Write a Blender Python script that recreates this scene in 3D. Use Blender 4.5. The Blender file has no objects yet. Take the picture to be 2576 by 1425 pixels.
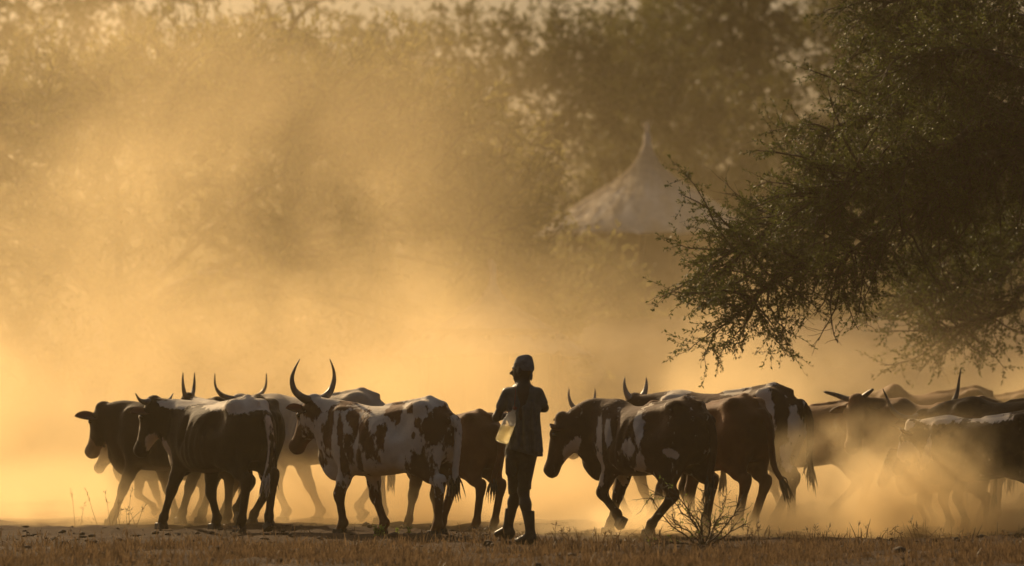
import bpy, bmesh, math, random
import numpy as np
from mathutils import Vector, Matrix

random.seed(7)
RNG = np.random.default_rng(7)
R = math.radians
SC = bpy.context.scene
COL = SC.collection

# ------------------------------------------------------------------ camera
FPX, HY, CAMH = 4600.0, 398.0, 1.25          # focal length in pixels, horizon row, eye height
cd = bpy.data.cameras.new('camera')
cd.sensor_width = 36.0
cd.lens = FPX / 1024 * 36
cd.shift_y = (HY - 283) / 1024
cd.clip_start, cd.clip_end = 0.5, 3000
cd.dof.use_dof = True
cd.dof.focus_distance = 41.5
cd.dof.aperture_fstop = 2.0
cam = bpy.data.objects.new('camera', cd)
cam.location = (0, 0, CAMH)
cam.rotation_euler = (R(90), 0, 0)
COL.objects.link(cam)
SC.camera = cam

# ------------------------------------------------------------------ world and sun
SUN_EL, SUN_AZ = 26.0, -28.0                  # azimuth from +Y, negative = left
W = bpy.data.worlds.new('World')
SC.world = W
W.use_nodes = True
nt = W.node_tree
sky = nt.nodes.new('ShaderNodeTexSky')
sky.sky_type = 'NISHITA'
sky.sun_disc = False
sky.sun_elevation = R(SUN_EL)
sky.sun_rotation = R(SUN_AZ)
sky.dust_density = 10.0
sky.air_density = 1.0
sky.ozone_density = 0.0
nt.links.new(sky.outputs[0], nt.nodes['Background'].inputs[0])
nt.nodes['Background'].inputs[1].default_value = 0.052

sd = bpy.data.lights.new('sun', 'SUN')
sd.energy = 5.0
sd.angle = R(0.6)
sd.color = (1.0, 0.725, 0.40)
sun = bpy.data.objects.new('sun', sd)
sv = Vector((math.sin(R(SUN_AZ)) * math.cos(R(SUN_EL)), math.cos(R(SUN_AZ)) * math.cos(R(SUN_EL)), math.sin(R(SUN_EL))))
sun.rotation_euler = sv.to_track_quat('Z', 'Y').to_euler()
sun.location = sv * 60
COL.objects.link(sun)

SC.view_settings.view_transform = 'Standard'
SC.view_settings.look = 'None'
SC.view_settings.exposure = 0.16
SC.view_settings.gamma = 1.0
SC.render.engine = 'CYCLES'
SC.cycles.use_denoising = True
SC.cycles.max_bounces = 8
SC.cycles.diffuse_bounces = 2
SC.cycles.glossy_bounces = 2
SC.cycles.transmission_bounces = 6
SC.cycles.volume_bounces = 2
SC.cycles.transparent_max_bounces = 8
SC.cycles.volume_step_rate = 2.0
SC.cycles.volume_max_steps = 256
SC.cycles.use_adaptive_sampling = True
SC.cycles.adaptive_threshold = 0.02

# ------------------------------------------------------------------ helpers
QS = 2576.0 / 1024.0


def P(qx, qy, Y):
    """point at depth Y that stands at column qx, row qy of the 2576 px wide view"""
    return Vector(((qx / QS - 512) / FPX * Y, Y, CAMH + (HY - qy / QS) / FPX * Y))


def X_(qx, Y):
    return (qx / QS - 512) / FPX * Y


def link(o, parent=None):
    COL.objects.link(o)
    if parent is not None:
        o.parent = parent
    return o


def mesh_obj(name, verts, faces, mat, parent=None, smooth=True):
    me = bpy.data.meshes.new(name)
    me.from_pydata([tuple(v) for v in verts] if not isinstance(verts, np.ndarray) else verts.tolist(), [],
                   faces if not isinstance(faces, np.ndarray) else faces.tolist())
    me.materials.append(mat)
    if smooth:
        me.polygons.foreach_set('use_smooth', [True] * len(me.polygons))
    me.update()
    return link(bpy.data.objects.new(name, me), parent)


def fast_mesh(name, verts, quads, mat, parent=None, smooth=False):
    """verts (n,3) float array, quads (m,4) int array"""
    me = bpy.data.meshes.new(name)
    n, m = len(verts), len(quads)
    k = quads.shape[1]
    me.vertices.add(n)
    me.vertices.foreach_set('co', np.ascontiguousarray(verts, dtype=np.float32).ravel())
    me.loops.add(m * k)
    me.loops.foreach_set('vertex_index', np.ascontiguousarray(quads, dtype=np.int32).ravel())
    me.polygons.add(m)
    me.polygons.foreach_set('loop_start', np.arange(0, m * k, k, dtype=np.int32))
    me.polygons.foreach_set('loop_total', np.full(m, k, dtype=np.int32))
    if smooth:
        me.polygons.foreach_set('use_smooth', np.ones(m, dtype=bool))
    me.materials.append(mat)
    me.update(calc_edges=True)
    me.validate()
    return link(bpy.data.objects.new(name, me), parent)


def empty(name, loc, rz=0.0, label=None, cat=None, group=None):
    o = bpy.data.objects.new(name, None)
    o.empty_display_size = 0.2
    o.location = loc
    o.rotation_euler = (0, 0, rz)
    link(o)
    tag(o, label, cat, group)
    return o


def tag(o, label=None, cat=None, group=None, kind=None):
    if label: o['label'] = label
    if cat: o['category'] = cat
    if group: o['group'] = group
    if kind: o['kind'] = kind
    return o


def catmull(pts, n):
    p = np.array([list(q) for q in pts], dtype=float)
    p = np.vstack([2 * p[0] - p[1], p, 2 * p[-1] - p[-2]])
    m = len(p) - 3
    t = np.linspace(0, m - 1e-6, n)
    i = t.astype(int)
    f = (t - i)[:, None]
    a, b, c, d = p[i], p[i + 1], p[i + 2], p[i + 3]
    return 0.5 * (2 * b + (c - a) * f + (2 * a - 5 * b + 4 * c - d) * f ** 2 + (3 * b - a - 3 * c + d) * f ** 3)


class Tubes:
    def __init__(s):
        s.v, s.f, s.n = [], [], 0

    def add(s, path, radii, sides=5, cap=True):
        path = np.asarray(path, dtype=float)
        k = len(path)
        tan = np.gradient(path, axis=0)
        tan /= np.linalg.norm(tan, axis=1)[:, None] + 1e-9
        up = np.array([0.31, 0.2, 0.93])
        a = np.cross(tan, up)
        a /= np.linalg.norm(a, axis=1)[:, None] + 1e-9
        b = np.cross(tan, a)
        th = np.linspace(0, 2 * np.pi, sides, endpoint=False)
        r = np.asarray(radii, dtype=float)[:, None, None]
        ring = path[:, None, :] + r * (np.cos(th)[None, :, None] * a[:, None, :] + np.sin(th)[None, :, None] * b[:, None, :])
        s.v.append(ring.reshape(-1, 3))
        i = np.arange(k - 1)[:, None] * sides
        j = np.arange(sides)[None, :]
        j2 = (j + 1) % sides
        q = np.stack([i + j, i + j2, i + sides + j2, i + sides + j], -1).reshape(-1, 4) + s.n
        s.f.append(q)
        s.n += k * sides

    def add_many(s, paths, radii, sides=3):
        """paths (m, k, 3), radii (k,) or (m, k)"""
        m, k, _ = paths.shape
        tan = np.gradient(paths, axis=1)
        tan /= np.linalg.norm(tan, axis=2)[..., None] + 1e-9
        a = np.cross(tan, np.array([0.31, 0.2, 0.93])); a /= np.linalg.norm(a, axis=2)[..., None] + 1e-9
        b = np.cross(tan, a)
        th = np.linspace(0, 2 * np.pi, sides, endpoint=False)
        r = np.broadcast_to(radii, (m, k))[:, :, None, None]
        ring = paths[:, :, None, :] + r * (np.cos(th)[None, None, :, None] * a[:, :, None, :] + np.sin(th)[None, None, :, None] * b[:, :, None, :])
        s.v.append(ring.reshape(-1, 3))
        o = (np.arange(m) * k * sides)[:, None, None]
        i = np.arange(k - 1)[None, :, None] * sides
        j = np.arange(sides)[None, None, :]; j2 = (j + 1) % sides
        s.f.append(np.stack([o + i + j, o + i + j2, o + i + sides + j2, o + i + sides + j], -1).reshape(-1, 4) + s.n)
        s.n += m * k * sides

    def build(s, name, mat, parent=None):
        return fast_mesh(name, np.vstack(s.v), np.vstack(s.f), mat, parent, smooth=True)


# ------------------------------------------------------------------ materials
def new_mat(name):
    m = bpy.data.materials.new(name)
    m.use_nodes = True
    return m, m.node_tree, m.node_tree.nodes['Principled BSDF']


def noise(t, scale, detail=3.0, rough=0.55, coord='Object'):
    tc = t.nodes.new('ShaderNodeTexCoord')
    n = t.nodes.new('ShaderNodeTexNoise')
    n.inputs['Scale'].default_value = scale
    n.inputs['Detail'].default_value = detail
    n.inputs['Roughness'].default_value = rough
    t.links.new(tc.outputs[coord], n.inputs['Vector'])
    return n


def simple_mat(name, c1, c2=None, scale=8.0, rough=0.7, bump=0.0, bscale=60.0, spec=0.3):
    m, t, b = new_mat(name)
    b.inputs['Roughness'].default_value = rough
    b.inputs['Specular IOR Level'].default_value = spec
    if c2 is None:
        b.inputs['Base Color'].default_value = (*c1, 1)
    else:
        n = noise(t, scale)
        rp = t.nodes.new('ShaderNodeValToRGB')
        rp.color_ramp.elements[0].position = 0.35
        rp.color_ramp.elements[1].position = 0.65
        rp.color_ramp.elements[0].color = (*c1, 1)
        rp.color_ramp.elements[1].color = (*c2, 1)
        t.links.new(n.outputs[0], rp.inputs[0])
        t.links.new(rp.outputs[0], b.inputs['Base Color'])
    if bump:
        n2 = noise(t, bscale, 4.0)
        bp = t.nodes.new('ShaderNodeBump')
        bp.inputs['Strength'].default_value = bump
        bp.inputs['Distance'].default_value = 0.02
        t.links.new(n2.outputs[0], bp.inputs['Height'])
        t.links.new(bp.outputs[0], b.inputs['Normal'])
    return m


def leaf_mat(name, c1, c2, trans=0.45, nsc=1.3):
    m, t, b = new_mat(name)
    n = noise(t, nsc, 2.0)
    rp = t.nodes.new('ShaderNodeValToRGB')
    rp.color_ramp.elements[0].position = 0.3
    rp.color_ramp.elements[1].position = 0.7
    rp.color_ramp.elements[0].color = (*c1, 1)
    rp.color_ramp.elements[1].color = (*c2, 1)
    t.links.new(n.outputs[0], rp.inputs[0])
    t.links.new(rp.outputs[0], b.inputs['Base Color'])
    b.inputs['Roughness'].default_value = 0.6
    b.inputs['Specular IOR Level'].default_value = 0.25
    tr = t.nodes.new('ShaderNodeBsdfTranslucent')
    t.links.new(rp.outputs[0], tr.inputs['Color'])
    mx = t.nodes.new('ShaderNodeMixShader')
    mx.inputs[0].default_value = trans
    t.links.new(b.outputs[0], mx.inputs[1])
    t.links.new(tr.outputs[0], mx.inputs[2])
    t.links.new(mx.outputs[0], t.nodes['Material Output'].inputs['Surface'])
    return m


def coat_mat(name, dark, light, dark2=None, amp=0.5, nscale=7.0):
    """hide with patches: the 'coat' attribute (>0 dark, <0 light) broken up by noise"""
    m, t, b = new_mat(name)
    at = t.nodes.new('ShaderNodeAttribute')
    at.attribute_name = 'coat'
    n = noise(t, nscale, 5.0, 0.62)
    tcm = t.nodes.new('ShaderNodeMapping'); tcm.inputs['Scale'].default_value = (1.25, 1.0, 0.62)
    t.links.new(n.inputs['Vector'].links[0].from_socket, tcm.inputs[0]); t.links.new(tcm.outputs[0], n.inputs['Vector'])
    mm = t.nodes.new('ShaderNodeMath'); mm.operation = 'MULTIPLY_ADD'
    t.links.new(n.outputs[0], mm.inputs[0]); mm.inputs[1].default_value = amp * 5; mm.inputs[2].default_value = -amp * 2.5
    ad = t.nodes.new('ShaderNodeMath'); ad.operation = 'ADD'
    t.links.new(at.outputs['Fac'], ad.inputs[0]); t.links.new(mm.outputs[0], ad.inputs[1])
    mr = t.nodes.new('ShaderNodeMapRange'); mr.interpolation_type = 'SMOOTHSTEP'
    mr.inputs[1].default_value = -0.22; mr.inputs[2].default_value = 0.22
    t.links.new(ad.outputs[0], mr.inputs[0])
    nd = noise(t, 3.0, 3.0)
    mxd = t.nodes.new('ShaderNodeMix'); mxd.data_type = 'RGBA'
    mxd.inputs[6].default_value = (*dark, 1)
    mxd.inputs[7].default_value = (*(dark2 or tuple(c * 1.9 for c in dark)), 1)
    rr = t.nodes.new('ShaderNodeMapRange'); rr.inputs[1].default_value = 0.4; rr.inputs[2].default_value = 0.75
    t.links.new(nd.outputs[0], rr.inputs[0]); t.links.new(rr.outputs[0], mxd.inputs[0])
    nl = noise(t, 12.0, 4.0)
    mxl = t.nodes.new('ShaderNodeMix'); mxl.data_type = 'RGBA'
    mxl.inputs[6].default_value = (*light, 1)
    mxl.inputs[7].default_value = (*tuple(c * k for c, k in zip(light, (.68, .62, .55))), 1)
    t.links.new(nl.outputs[0], mxl.inputs[0])
    mx = t.nodes.new('ShaderNodeMix'); mx.data_type = 'RGBA'
    t.links.new(mr.outputs[0], mx.inputs[0]); t.links.new(mxl.outputs[2], mx.inputs[6]); t.links.new(mxd.outputs[2], mx.inputs[7])
    t.links.new(mx.outputs[2], b.inputs['Base Color'])
    b.inputs['Roughness'].default_value = 0.75
    b.inputs['Specular IOR Level'].default_value = 0.12
    b.inputs['Sheen Weight'].default_value = 0.10
    b.inputs['Sheen Tint'].default_value = (1.0, 0.82, 0.58, 1)
    b.inputs['Sheen Roughness'].default_value = 0.4
    n2 = noise(t, 45.0, 3.0)
    n3 = noise(t, 9.0, 3.0)
    hm = t.nodes.new('ShaderNodeMath'); hm.operation = 'MULTIPLY_ADD'
    t.links.new(n3.outputs[0], hm.inputs[0]); hm.inputs[1].default_value = 1.6; t.links.new(n2.outputs[0], hm.inputs[2])
    bp = t.nodes.new('ShaderNodeBump'); bp.inputs['Strength'].default_value = 0.45; bp.inputs['Distance'].default_value = 0.012
    t.links.new(hm.outputs[0], bp.inputs['Height']); t.links.new(bp.outputs[0], b.inputs['Normal'])
    return m


# ------------------------------------------------------------------ solid fields turned into meshes
class Field:
    def __init__(s, lo, hi, vx):
        s.vx = vx
        s.lo = np.array(lo, dtype=np.float32)
        s.n = (np.ceil((np.array(hi) - np.array(lo)) / vx).astype(int) + 1)
        s.d = np.full(tuple(s.n), 0.5, dtype=np.float32)
        s.ax = [s.lo[i] + vx * np.arange(s.n[i], dtype=np.float32) for i in range(3)]

    def box(s, lo, hi):
        sl, cs = [], []
        for i in range(3):
            a = max(0, int((lo[i] - s.lo[i]) / s.vx))
            b = min(int(s.n[i]), int((hi[i] - s.lo[i]) / s.vx) + 2)
            sl.append(slice(a, max(a, b)))
            sh = [1, 1, 1]; sh[i] = -1
            cs.append(s.ax[i][sl[-1]].reshape(sh))
        return tuple(sl), cs

    def put(s, sl, d, k):
        a = s.d[sl]
        if a.size == 0:
            return
        h = np.clip(0.5 + 0.5 * (a - d) / k, 0, 1)
        s.d[sl] = a * (1 - h) + d * h - k * h * (1 - h)

    def cone(s, p, q, r1, r2, k=0.03, sy=1.0):
        p, q = np.array(p, dtype=np.float32), np.array(q, dtype=np.float32)
        m = max(r1, r2) * max(1, sy) + k + 2 * s.vx
        sl, (x, y, z) = s.box(np.minimum(p, q) - m, np.maximum(p, q) + m)
        b = q - p
        L = float(b @ b) + 1e-9
        t = np.clip(((x - p[0]) * b[0] + (y - p[1]) * b[1] + (z - p[2]) * b[2]) / L, 0, 1)
        d = np.sqrt((x - p[0] - t * b[0]) ** 2 + ((y - p[1] - t * b[1]) / sy) ** 2 + (z - p[2] - t * b[2]) ** 2) - (r1 + t * (r2 - r1))
        s.put(sl, d, k)

    def ell(s, c, ax, r, k=0.04):
        """ellipsoid: ax = three unit axes, r = semi-axes"""
        c = np.array(c, dtype=np.float32)
        m = max(r) + k + 2 * s.vx
        sl, (x, y, z) = s.box(c - m, c + m)
        e = 0
        for a, rr in zip(ax, r):
            e = e + (((x - c[0]) * a[0] + (y - c[1]) * a[1] + (z - c[2]) * a[2]) / rr) ** 2
        s.put(sl, (np.sqrt(e) - 1) * min(r), k)

    def sweep(s, o, ax, st, k=0.04, p=2.0, mul=1.0):
        """body swept along axis 0: stations (t, top, bottom, half width)"""
        o = np.array(o, dtype=np.float32)
        st = np.array(st, dtype=float) * mul
        dn = catmull(st, len(st) * 6)
        dn[:, 3] = np.maximum(dn[:, 3], 0.012)
        T0, T1 = st[0, 0], st[-1, 0]
        ext = max(abs(T0), abs(T1)) + abs(st[:, 1:]).max() + k
        mid = o + np.array(ax[0], dtype=np.float32) * (T0 + T1) / 2
        h = (T1 - T0) / 2
        pts = []
        for a in (T0, T1):
            for b in (st[:, 1].max(), st[:, 2].min()):
                for c in (-st[:, 3].max(), st[:, 3].max()):
                    pts.append(o + np.array(ax[0]) * a + np.array(ax[2]) * b + np.array(ax[1]) * c)
        pts = np.array(pts)
        sl, (x, y, z) = s.box(pts.min(0) - k - 2 * s.vx, pts.max(0) + k + 2 * s.vx)
        l = [(x - o[0]) * a[0] + (y - o[1]) * a[1] + (z - o[2]) * a[2] for a in ax]
        t = np.broadcast_to(l[0], np.broadcast_shapes(*[q.shape for q in l]))
        top = np.interp(t, dn[:, 0], dn[:, 1]); bot = np.interp(t, dn[:, 0], dn[:, 2]); w = np.interp(t, dn[:, 0], dn[:, 3])
        hz = np.maximum((top - bot) / 2, 0.012)
        e = (np.abs((l[2] - (top + bot) / 2) / hz) ** p + np.abs(l[1] / w) ** p) ** (1 / p)
        d = (e - 1) * np.minimum(hz, w)
        d = np.maximum(d, np.maximum(T0 - t, t - T1)).astype(np.float32)
        s.put(sl, d, k)

    def carve(s, c, r, k=0.05):
        c = np.array(c, dtype=np.float32)
        m = max(r) + k + 2 * s.vx
        sl, (x, y, z) = s.box(c - m, c + m)
        a = s.d[sl]
        if a.size == 0: return
        d = -(np.sqrt(((x - c[0]) / r[0]) ** 2 + ((y - c[1]) / r[1]) ** 2 + ((z - c[2]) / r[2]) ** 2) - 1) * min(r)
        h = np.clip(0.5 - 0.5 * (a - d) / k, 0, 1)
        s.d[sl] = a * (1 - h) + d * h + k * h * (1 - h)

    def cut_above(s, z):
        s.d = np.maximum(s.d, s.ax[2].reshape(1, 1, -1) - z)

    def cut_below(s, z):
        s.d = np.maximum(s.d, z - s.ax[2].reshape(1, 1, -1))

    def mesh(s):
        d = s.d
        ins = d < 0
        c = [ins[i:i + d.shape[0] - 1, j:j + d.shape[1] - 1, k:k + d.shape[2] - 1] for i in (0, 1) for j in (0, 1) for k in (0, 1)]
        cnt = sum(q.astype(np.int8) for q in c)
        act = (cnt > 0) & (cnt < 8)
        idx = np.argwhere(act)
        ids = np.full(act.shape, -1, dtype=np.int32)
        ids[act] = np.arange(len(idx))
        acc = np.zeros((len(idx), 3)); num = np.zeros(len(idx))
        I, J, K = idx.T
        corner = {(i, j, k): d[I + i, J + j, K + k] for i in (0, 1) for j in (0, 1) for k in (0, 1)}
        for axis in range(3):
            for u in (0, 1):
                for v in (0, 1):
                    a = [u, v]; a.insert(axis, 0); b = [u, v]; b.insert(axis, 1)
                    da, db = corner[tuple(a)], corner[tuple(b)]
                    m = (da < 0) != (db < 0)
                    t = np.where(m, da / np.where(m, da - db, 1), 0)
                    pt = np.array(a)[None, :] + t[:, None] * (np.array(b) - np.array(a))[None, :]
                    acc += pt * m[:, None]; num += m
        v = (idx + acc / num[:, None]) * s.vx + s.lo[None, :]
        quads = []
        for axis in range(3):
            sa = [slice(None)] * 3; sb = [slice(None)] * 3
            sa[axis] = slice(0, -1); sb[axis] = slice(1, None)
            ch = ins[tuple(sa)] != ins[tuple(sb)]
            o1, o2 = [a for a in range(3) if a != axis]
            e = np.argwhere(ch)
            e = e[(e[:, o1] > 0) & (e[:, o2] > 0) & (e[:, o1] < d.shape[o1] - 1) & (e[:, o2] < d.shape[o2] - 1)]
            def cell(da, db):
                q = e.copy(); q[:, o1] += da; q[:, o2] += db
                return ids[q[:, 0], q[:, 1], q[:, 2]]
            q = np.stack([cell(-1, -1), cell(0, -1), cell(0, 0), cell(-1, 0)], 1)
            inside = ins[e[:, 0], e[:, 1], e[:, 2]]
            flip = inside if axis != 1 else ~inside
            q[~flip] = q[~flip][:, ::-1]
            quads.append(q)
        q = np.vstack(quads)
        q = q[(q >= 0).all(1)]
        # one light smoothing pass
        for w in (0.5, -0.25):
            sm = np.zeros_like(v); n = np.zeros(len(v))
            for a, b in ((0, 1), (1, 2), (2, 3), (3, 0)):
                np.add.at(sm, q[:, a], v[q[:, b]]); np.add.at(n, q[:, a], 1)
            v = v + w * (sm / np.maximum(n, 1)[:, None] - v)
        return v, q


AX = np.eye(3)
# ------------------------------------------------------------------ ground
def bank(Y):
    t = np.clip((Y - 58.0) / 22.0, 0, 1)
    return 2.6 * t * t * (3 - 2 * t)


def lumps(x, y):
    return 0.012 * np.sin(x * 2.1 + y * 0.7) + 0.01 * np.sin(x * 0.7 - y * 1.9) + 0.016 * np.sin(3.3 * x + 1.7 * y) * np.sin(1.4 * x - 2.9 * y) - 0.01


def ground_z(x, y):
    return float(bank(np.array(y)) + lumps(np.array(x), np.array(y)))


def make_ground():
    xs = np.concatenate([np.linspace(-170, -12, 24), np.linspace(-11, 11, 130), np.linspace(12, 170, 24)])
    ys = np.concatenate([np.linspace(-60, 30, 12), np.linspace(31, 60, 150), np.linspace(61, 90, 60), np.linspace(92, 280, 40)])
    gx, gy = np.meshgrid(xs, ys, indexing='ij')
    gz = bank(gy) + lumps(gx, gy)
    near = (np.abs(gx) < 11.5) & (gy > 31) & (gy < 60)
    r = RNG.normal(0, 0.013, gx.shape)
    gz = gz + np.where(near, r, RNG.normal(0, 0.04, gx.shape) * (gy > 60))
    v = np.stack([gx, gy, gz], -1).reshape(-1, 3)
    n, m = len(xs), len(ys)
    i, j = np.meshgrid(np.arange(n - 1), np.arange(m - 1), indexing='ij')
    q = np.stack([i * m + j, (i + 1) * m + j, (i + 1) * m + j + 1, i * m + j + 1], -1).reshape(-1, 4)
    mt, t, b = new_mat('trampled_earth')
    n1 = noise(t, 1.6, 5.0, 0.6); n2 = noise(t, 22.0, 4.0, 0.7)
    rp = t.nodes.new('ShaderNodeValToRGB')
    rp.color_ramp.elements[0].position = 0.3; rp.color_ramp.elements[1].position = 0.72
    rp.color_ramp.elements[0].color = (0.022, 0.013, 0.008, 1); rp.color_ramp.elements[1].color = (0.085, 0.050, 0.027, 1)
    ad = t.nodes.new('ShaderNodeMath'); ad.operation = 'MULTIPLY_ADD'
    t.links.new(n2.outputs[0], ad.inputs[0]); ad.inputs[1].default_value = 0.5
    sb = t.nodes.new('ShaderNodeMath'); sb.operation = 'MULTIPLY_ADD'
    t.links.new(n1.outputs[0], sb.inputs[0]); sb.inputs[1].default_value = 0.8; sb.inputs[2].default_value = -0.12
    t.links.new(sb.outputs[0], ad.inputs[2])
    t.links.new(ad.outputs[0], rp.inputs[0]); t.links.new(rp.outputs[0], b.inputs['Base Color'])
    b.inputs['Roughness'].default_value = 0.95; b.inputs['Specular IOR Level'].default_value = 0.05
    bp = t.nodes.new('ShaderNodeBump'); bp.inputs['Strength'].default_value = 0.9; bp.inputs['Distance'].default_value = 0.03
    t.links.new(n2.outputs[0], bp.inputs['Height']); t.links.new(bp.outputs[0], b.inputs['Normal'])
    o = fast_mesh('ground', v, q, mt, smooth=True)
    tag(o, kind='structure')


make_ground()

# ------------------------------------------------------------------ cattle
M_HORN = simple_mat('horn', (0.10, 0.08, 0.06), (0.26, 0.22, 0.17), 9.0, 0.45)
M_HORN_PALE = simple_mat('pale_horn', (0.32, 0.27, 0.2), (0.5, 0.44, 0.35), 9.0, 0.45)
M_HOOF = simple_mat('hoof', (0.022, 0.017, 0.013), (0.05, 0.038, 0.028), 20.0, 0.6)
M_EYE = simple_mat('eye', (0.01, 0.007, 0.005), rough=0.12, spec=0.6)
M_SWITCH = simple_mat('tail_hair', (0.02, 0.014, 0.01), (0.05, 0.035, 0.024), 20.0, 0.6)
M_SWITCH_PALE = simple_mat('pale_tail_hair', (0.4, 0.36, 0.3), (0.6, 0.55, 0.47), 20.0, 0.6)


def ear_mat():
    m, t, b = new_mat('ear_skin')
    b.inputs['Base Color'].default_value = (0.07, 0.035, 0.02, 1)
    b.inputs['Roughness'].default_value = 0.7
    tr = t.nodes.new('ShaderNodeBsdfTranslucent'); tr.inputs['Color'].default_value = (0.30, 0.09, 0.03, 1)
    mx = t.nodes.new('ShaderNodeMixShader'); mx.inputs[0].default_value = 0.22
    t.links.new(b.outputs[0], mx.inputs[1]); t.links.new(tr.outputs[0], mx.inputs[2])
    t.links.new(mx.outputs[0], t.nodes['Material Output'].inputs['Surface'])
    return m


M_EAR = ear_mat()


def hoof_mesh():
    v, f = [], []
    for s in (-1, 1):
        b = len(v)
        prof = [(-0.052, 0.0), (0.066, 0.0), (0.044, 0.062), (-0.044, 0.07)]   # x, z
        for yy in (0.003, 0.047):
            for i, (x, z) in enumerate(prof):
                k = 0.8 if i > 1 else 1.0
                if i == 1 and yy > .01: x -= 0.022
                v.append((x, s * yy * k, z))
        for a in range(4):
            c = (a + 1) % 4
            f.append((b + a, b + c, b + 4 + c, b + 4 + a))
        f += [(b, b + 1, b + 2, b + 3), (b + 4, b + 5, b + 6, b + 7)]
    me = bpy.data.meshes.new('hoof')
    me.from_pydata(v, [], f)
    bm = bmesh.new(); bm.from_mesh(me)
    bmesh.ops.recalc_face_normals(bm, faces=bm.faces)
    bmesh.ops.bevel(bm, geom=bm.edges[:], offset=0.006, segments=1, affect='EDGES')
    bm.to_mesh(me); bm.free()
    me.materials.append(M_HOOF)
    return me


def eye_mesh():
    me = bpy.data.meshes.new('eye')
    bm = bmesh.new(); bmesh.ops.create_icosphere(bm, subdivisions=2, radius=0.024)
    bm.to_mesh(me); bm.free()
    me.polygons.foreach_set('use_smooth', [True] * len(me.polygons))
    me.materials.append(M_EYE)
    return me


def ear_mesh():
    """cupped leaf, root at the origin, tip along +x"""
    v, f = [], []
    n, m = 8, 7
    for lay in (0, 1):
        for i in range(n + 1):
            t = i / n
            w = 0.058 * math.sin(math.pi * min(1, 0.14 + 0.86 * t) ** 0.85) ** 0.8 + 0.004
            for j in range(m):
                s = j / (m - 1) * 2 - 1
                v.append((0.21 * t, s * w, -0.030 * (1 - s * s) * math.sin(math.pi * (0.15 + 0.8 * t)) - lay * 0.007 - 0.02 * t * t))
    L = (n + 1) * m
    for i in range(n):
        for j in range(m - 1):
            a = i * m + j
            f.append((a, a + 1, a + m + 1, a + m)); f.append((L + a, L + a + m, L + a + m + 1, L + a + 1))
        for j, fl in ((0, 0), (m - 1, 1)):
            a = i * m + j
            f.append((a, a + m, L + a + m, L + a) if not fl else (a, L + a, L + a + m, a + m))
    me = bpy.data.meshes.new('ear')
    me.from_pydata(v, [], f)
    me.polygons.foreach_set('use_smooth', [True] * len(f))
    me.materials.append(M_EAR)
    return me


HOOF, EYE, EAR = hoof_mesh(), eye_mesh(), ear_mesh()


def ik(a, c, l1, l2, bend):
    """middle joint between a and c in the x-z plane; bend +1 = towards +x"""
    a, c = np.array(a, float), np.array(c, float)
    d = c - a
    L = math.hypot(d[0], d[2])
    Lc = min(L, (l1 + l2) * 0.9995)
    x = (l1 * l1 - l2 * l2 + Lc * Lc) / (2 * Lc)
    h = math.sqrt(max(0, l1 * l1 - x * x))
    u = d / max(L, 1e-6)
    x *= L / Lc
    n = np.array([-u[2], 0, u[0]])
    if n[0] * bend < 0: n = -n
    m = a + u * x + n * h
    m[1] = a[1] + (c[1] - a[1]) * 0.5
    return m


LATE = []
HORNS = {
    'lyre':   [(.055, 0, 0), (.125, .01, .025), (.21, .02, .09), (.245, .015, .19), (.225, 0, .28), (.175, -.01, .37)],
    'short':  [(.06, 0, 0), (.12, .0, .0), (.17, .0, .02), (.21, 0, .065)],
    'upright': [(.05, 0, 0), (.10, 0, .03), (.15, .0, .10), (.17, .0, .19), (.165, 0, .26)],
    'wide':   [(.05, 0, 0), (.15, 0, -.01), (.25, .01, .03), (.33, .01, .12), (.37, 0, .24), (.40, -.01, .34)],
    'thick':  [(.05, 0, 0), (.14, 0, .03), (.26, .01, .09), (.40, .02, .15)],
    'open':   [(.05, 0, 0), (.13, 0, .02), (.21, 0, .06), (.26, 0, .14), (.265, 0, .26)],
}


def norm(v):
    v = np.array(v, float)
    return v / np.linalg.norm(v)


def coat_value(v, base, blobs):
    c = np.full(len(v), float(base))
    for bl in blobs:
        x0, z0, rx, rz, rot, val = bl[:6]
        dx, dz = v[:, 0] - x0, v[:, 2] - z0
        ca, sa = math.cos(rot), math.sin(rot)
        e = np.sqrt(((dx * ca + dz * sa) / rx) ** 2 + ((-dx * sa + dz * ca) / rz) ** 2)
        w = np.clip((1 - e) * 1.6, -1, 1)
        if len(bl) > 6:
            w = np.where(v[:, 1] * bl[6] > -0.06, w, -1)
        c = np.maximum(c, w) if val > 0 else np.minimum(c, -w)
    return c


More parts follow.
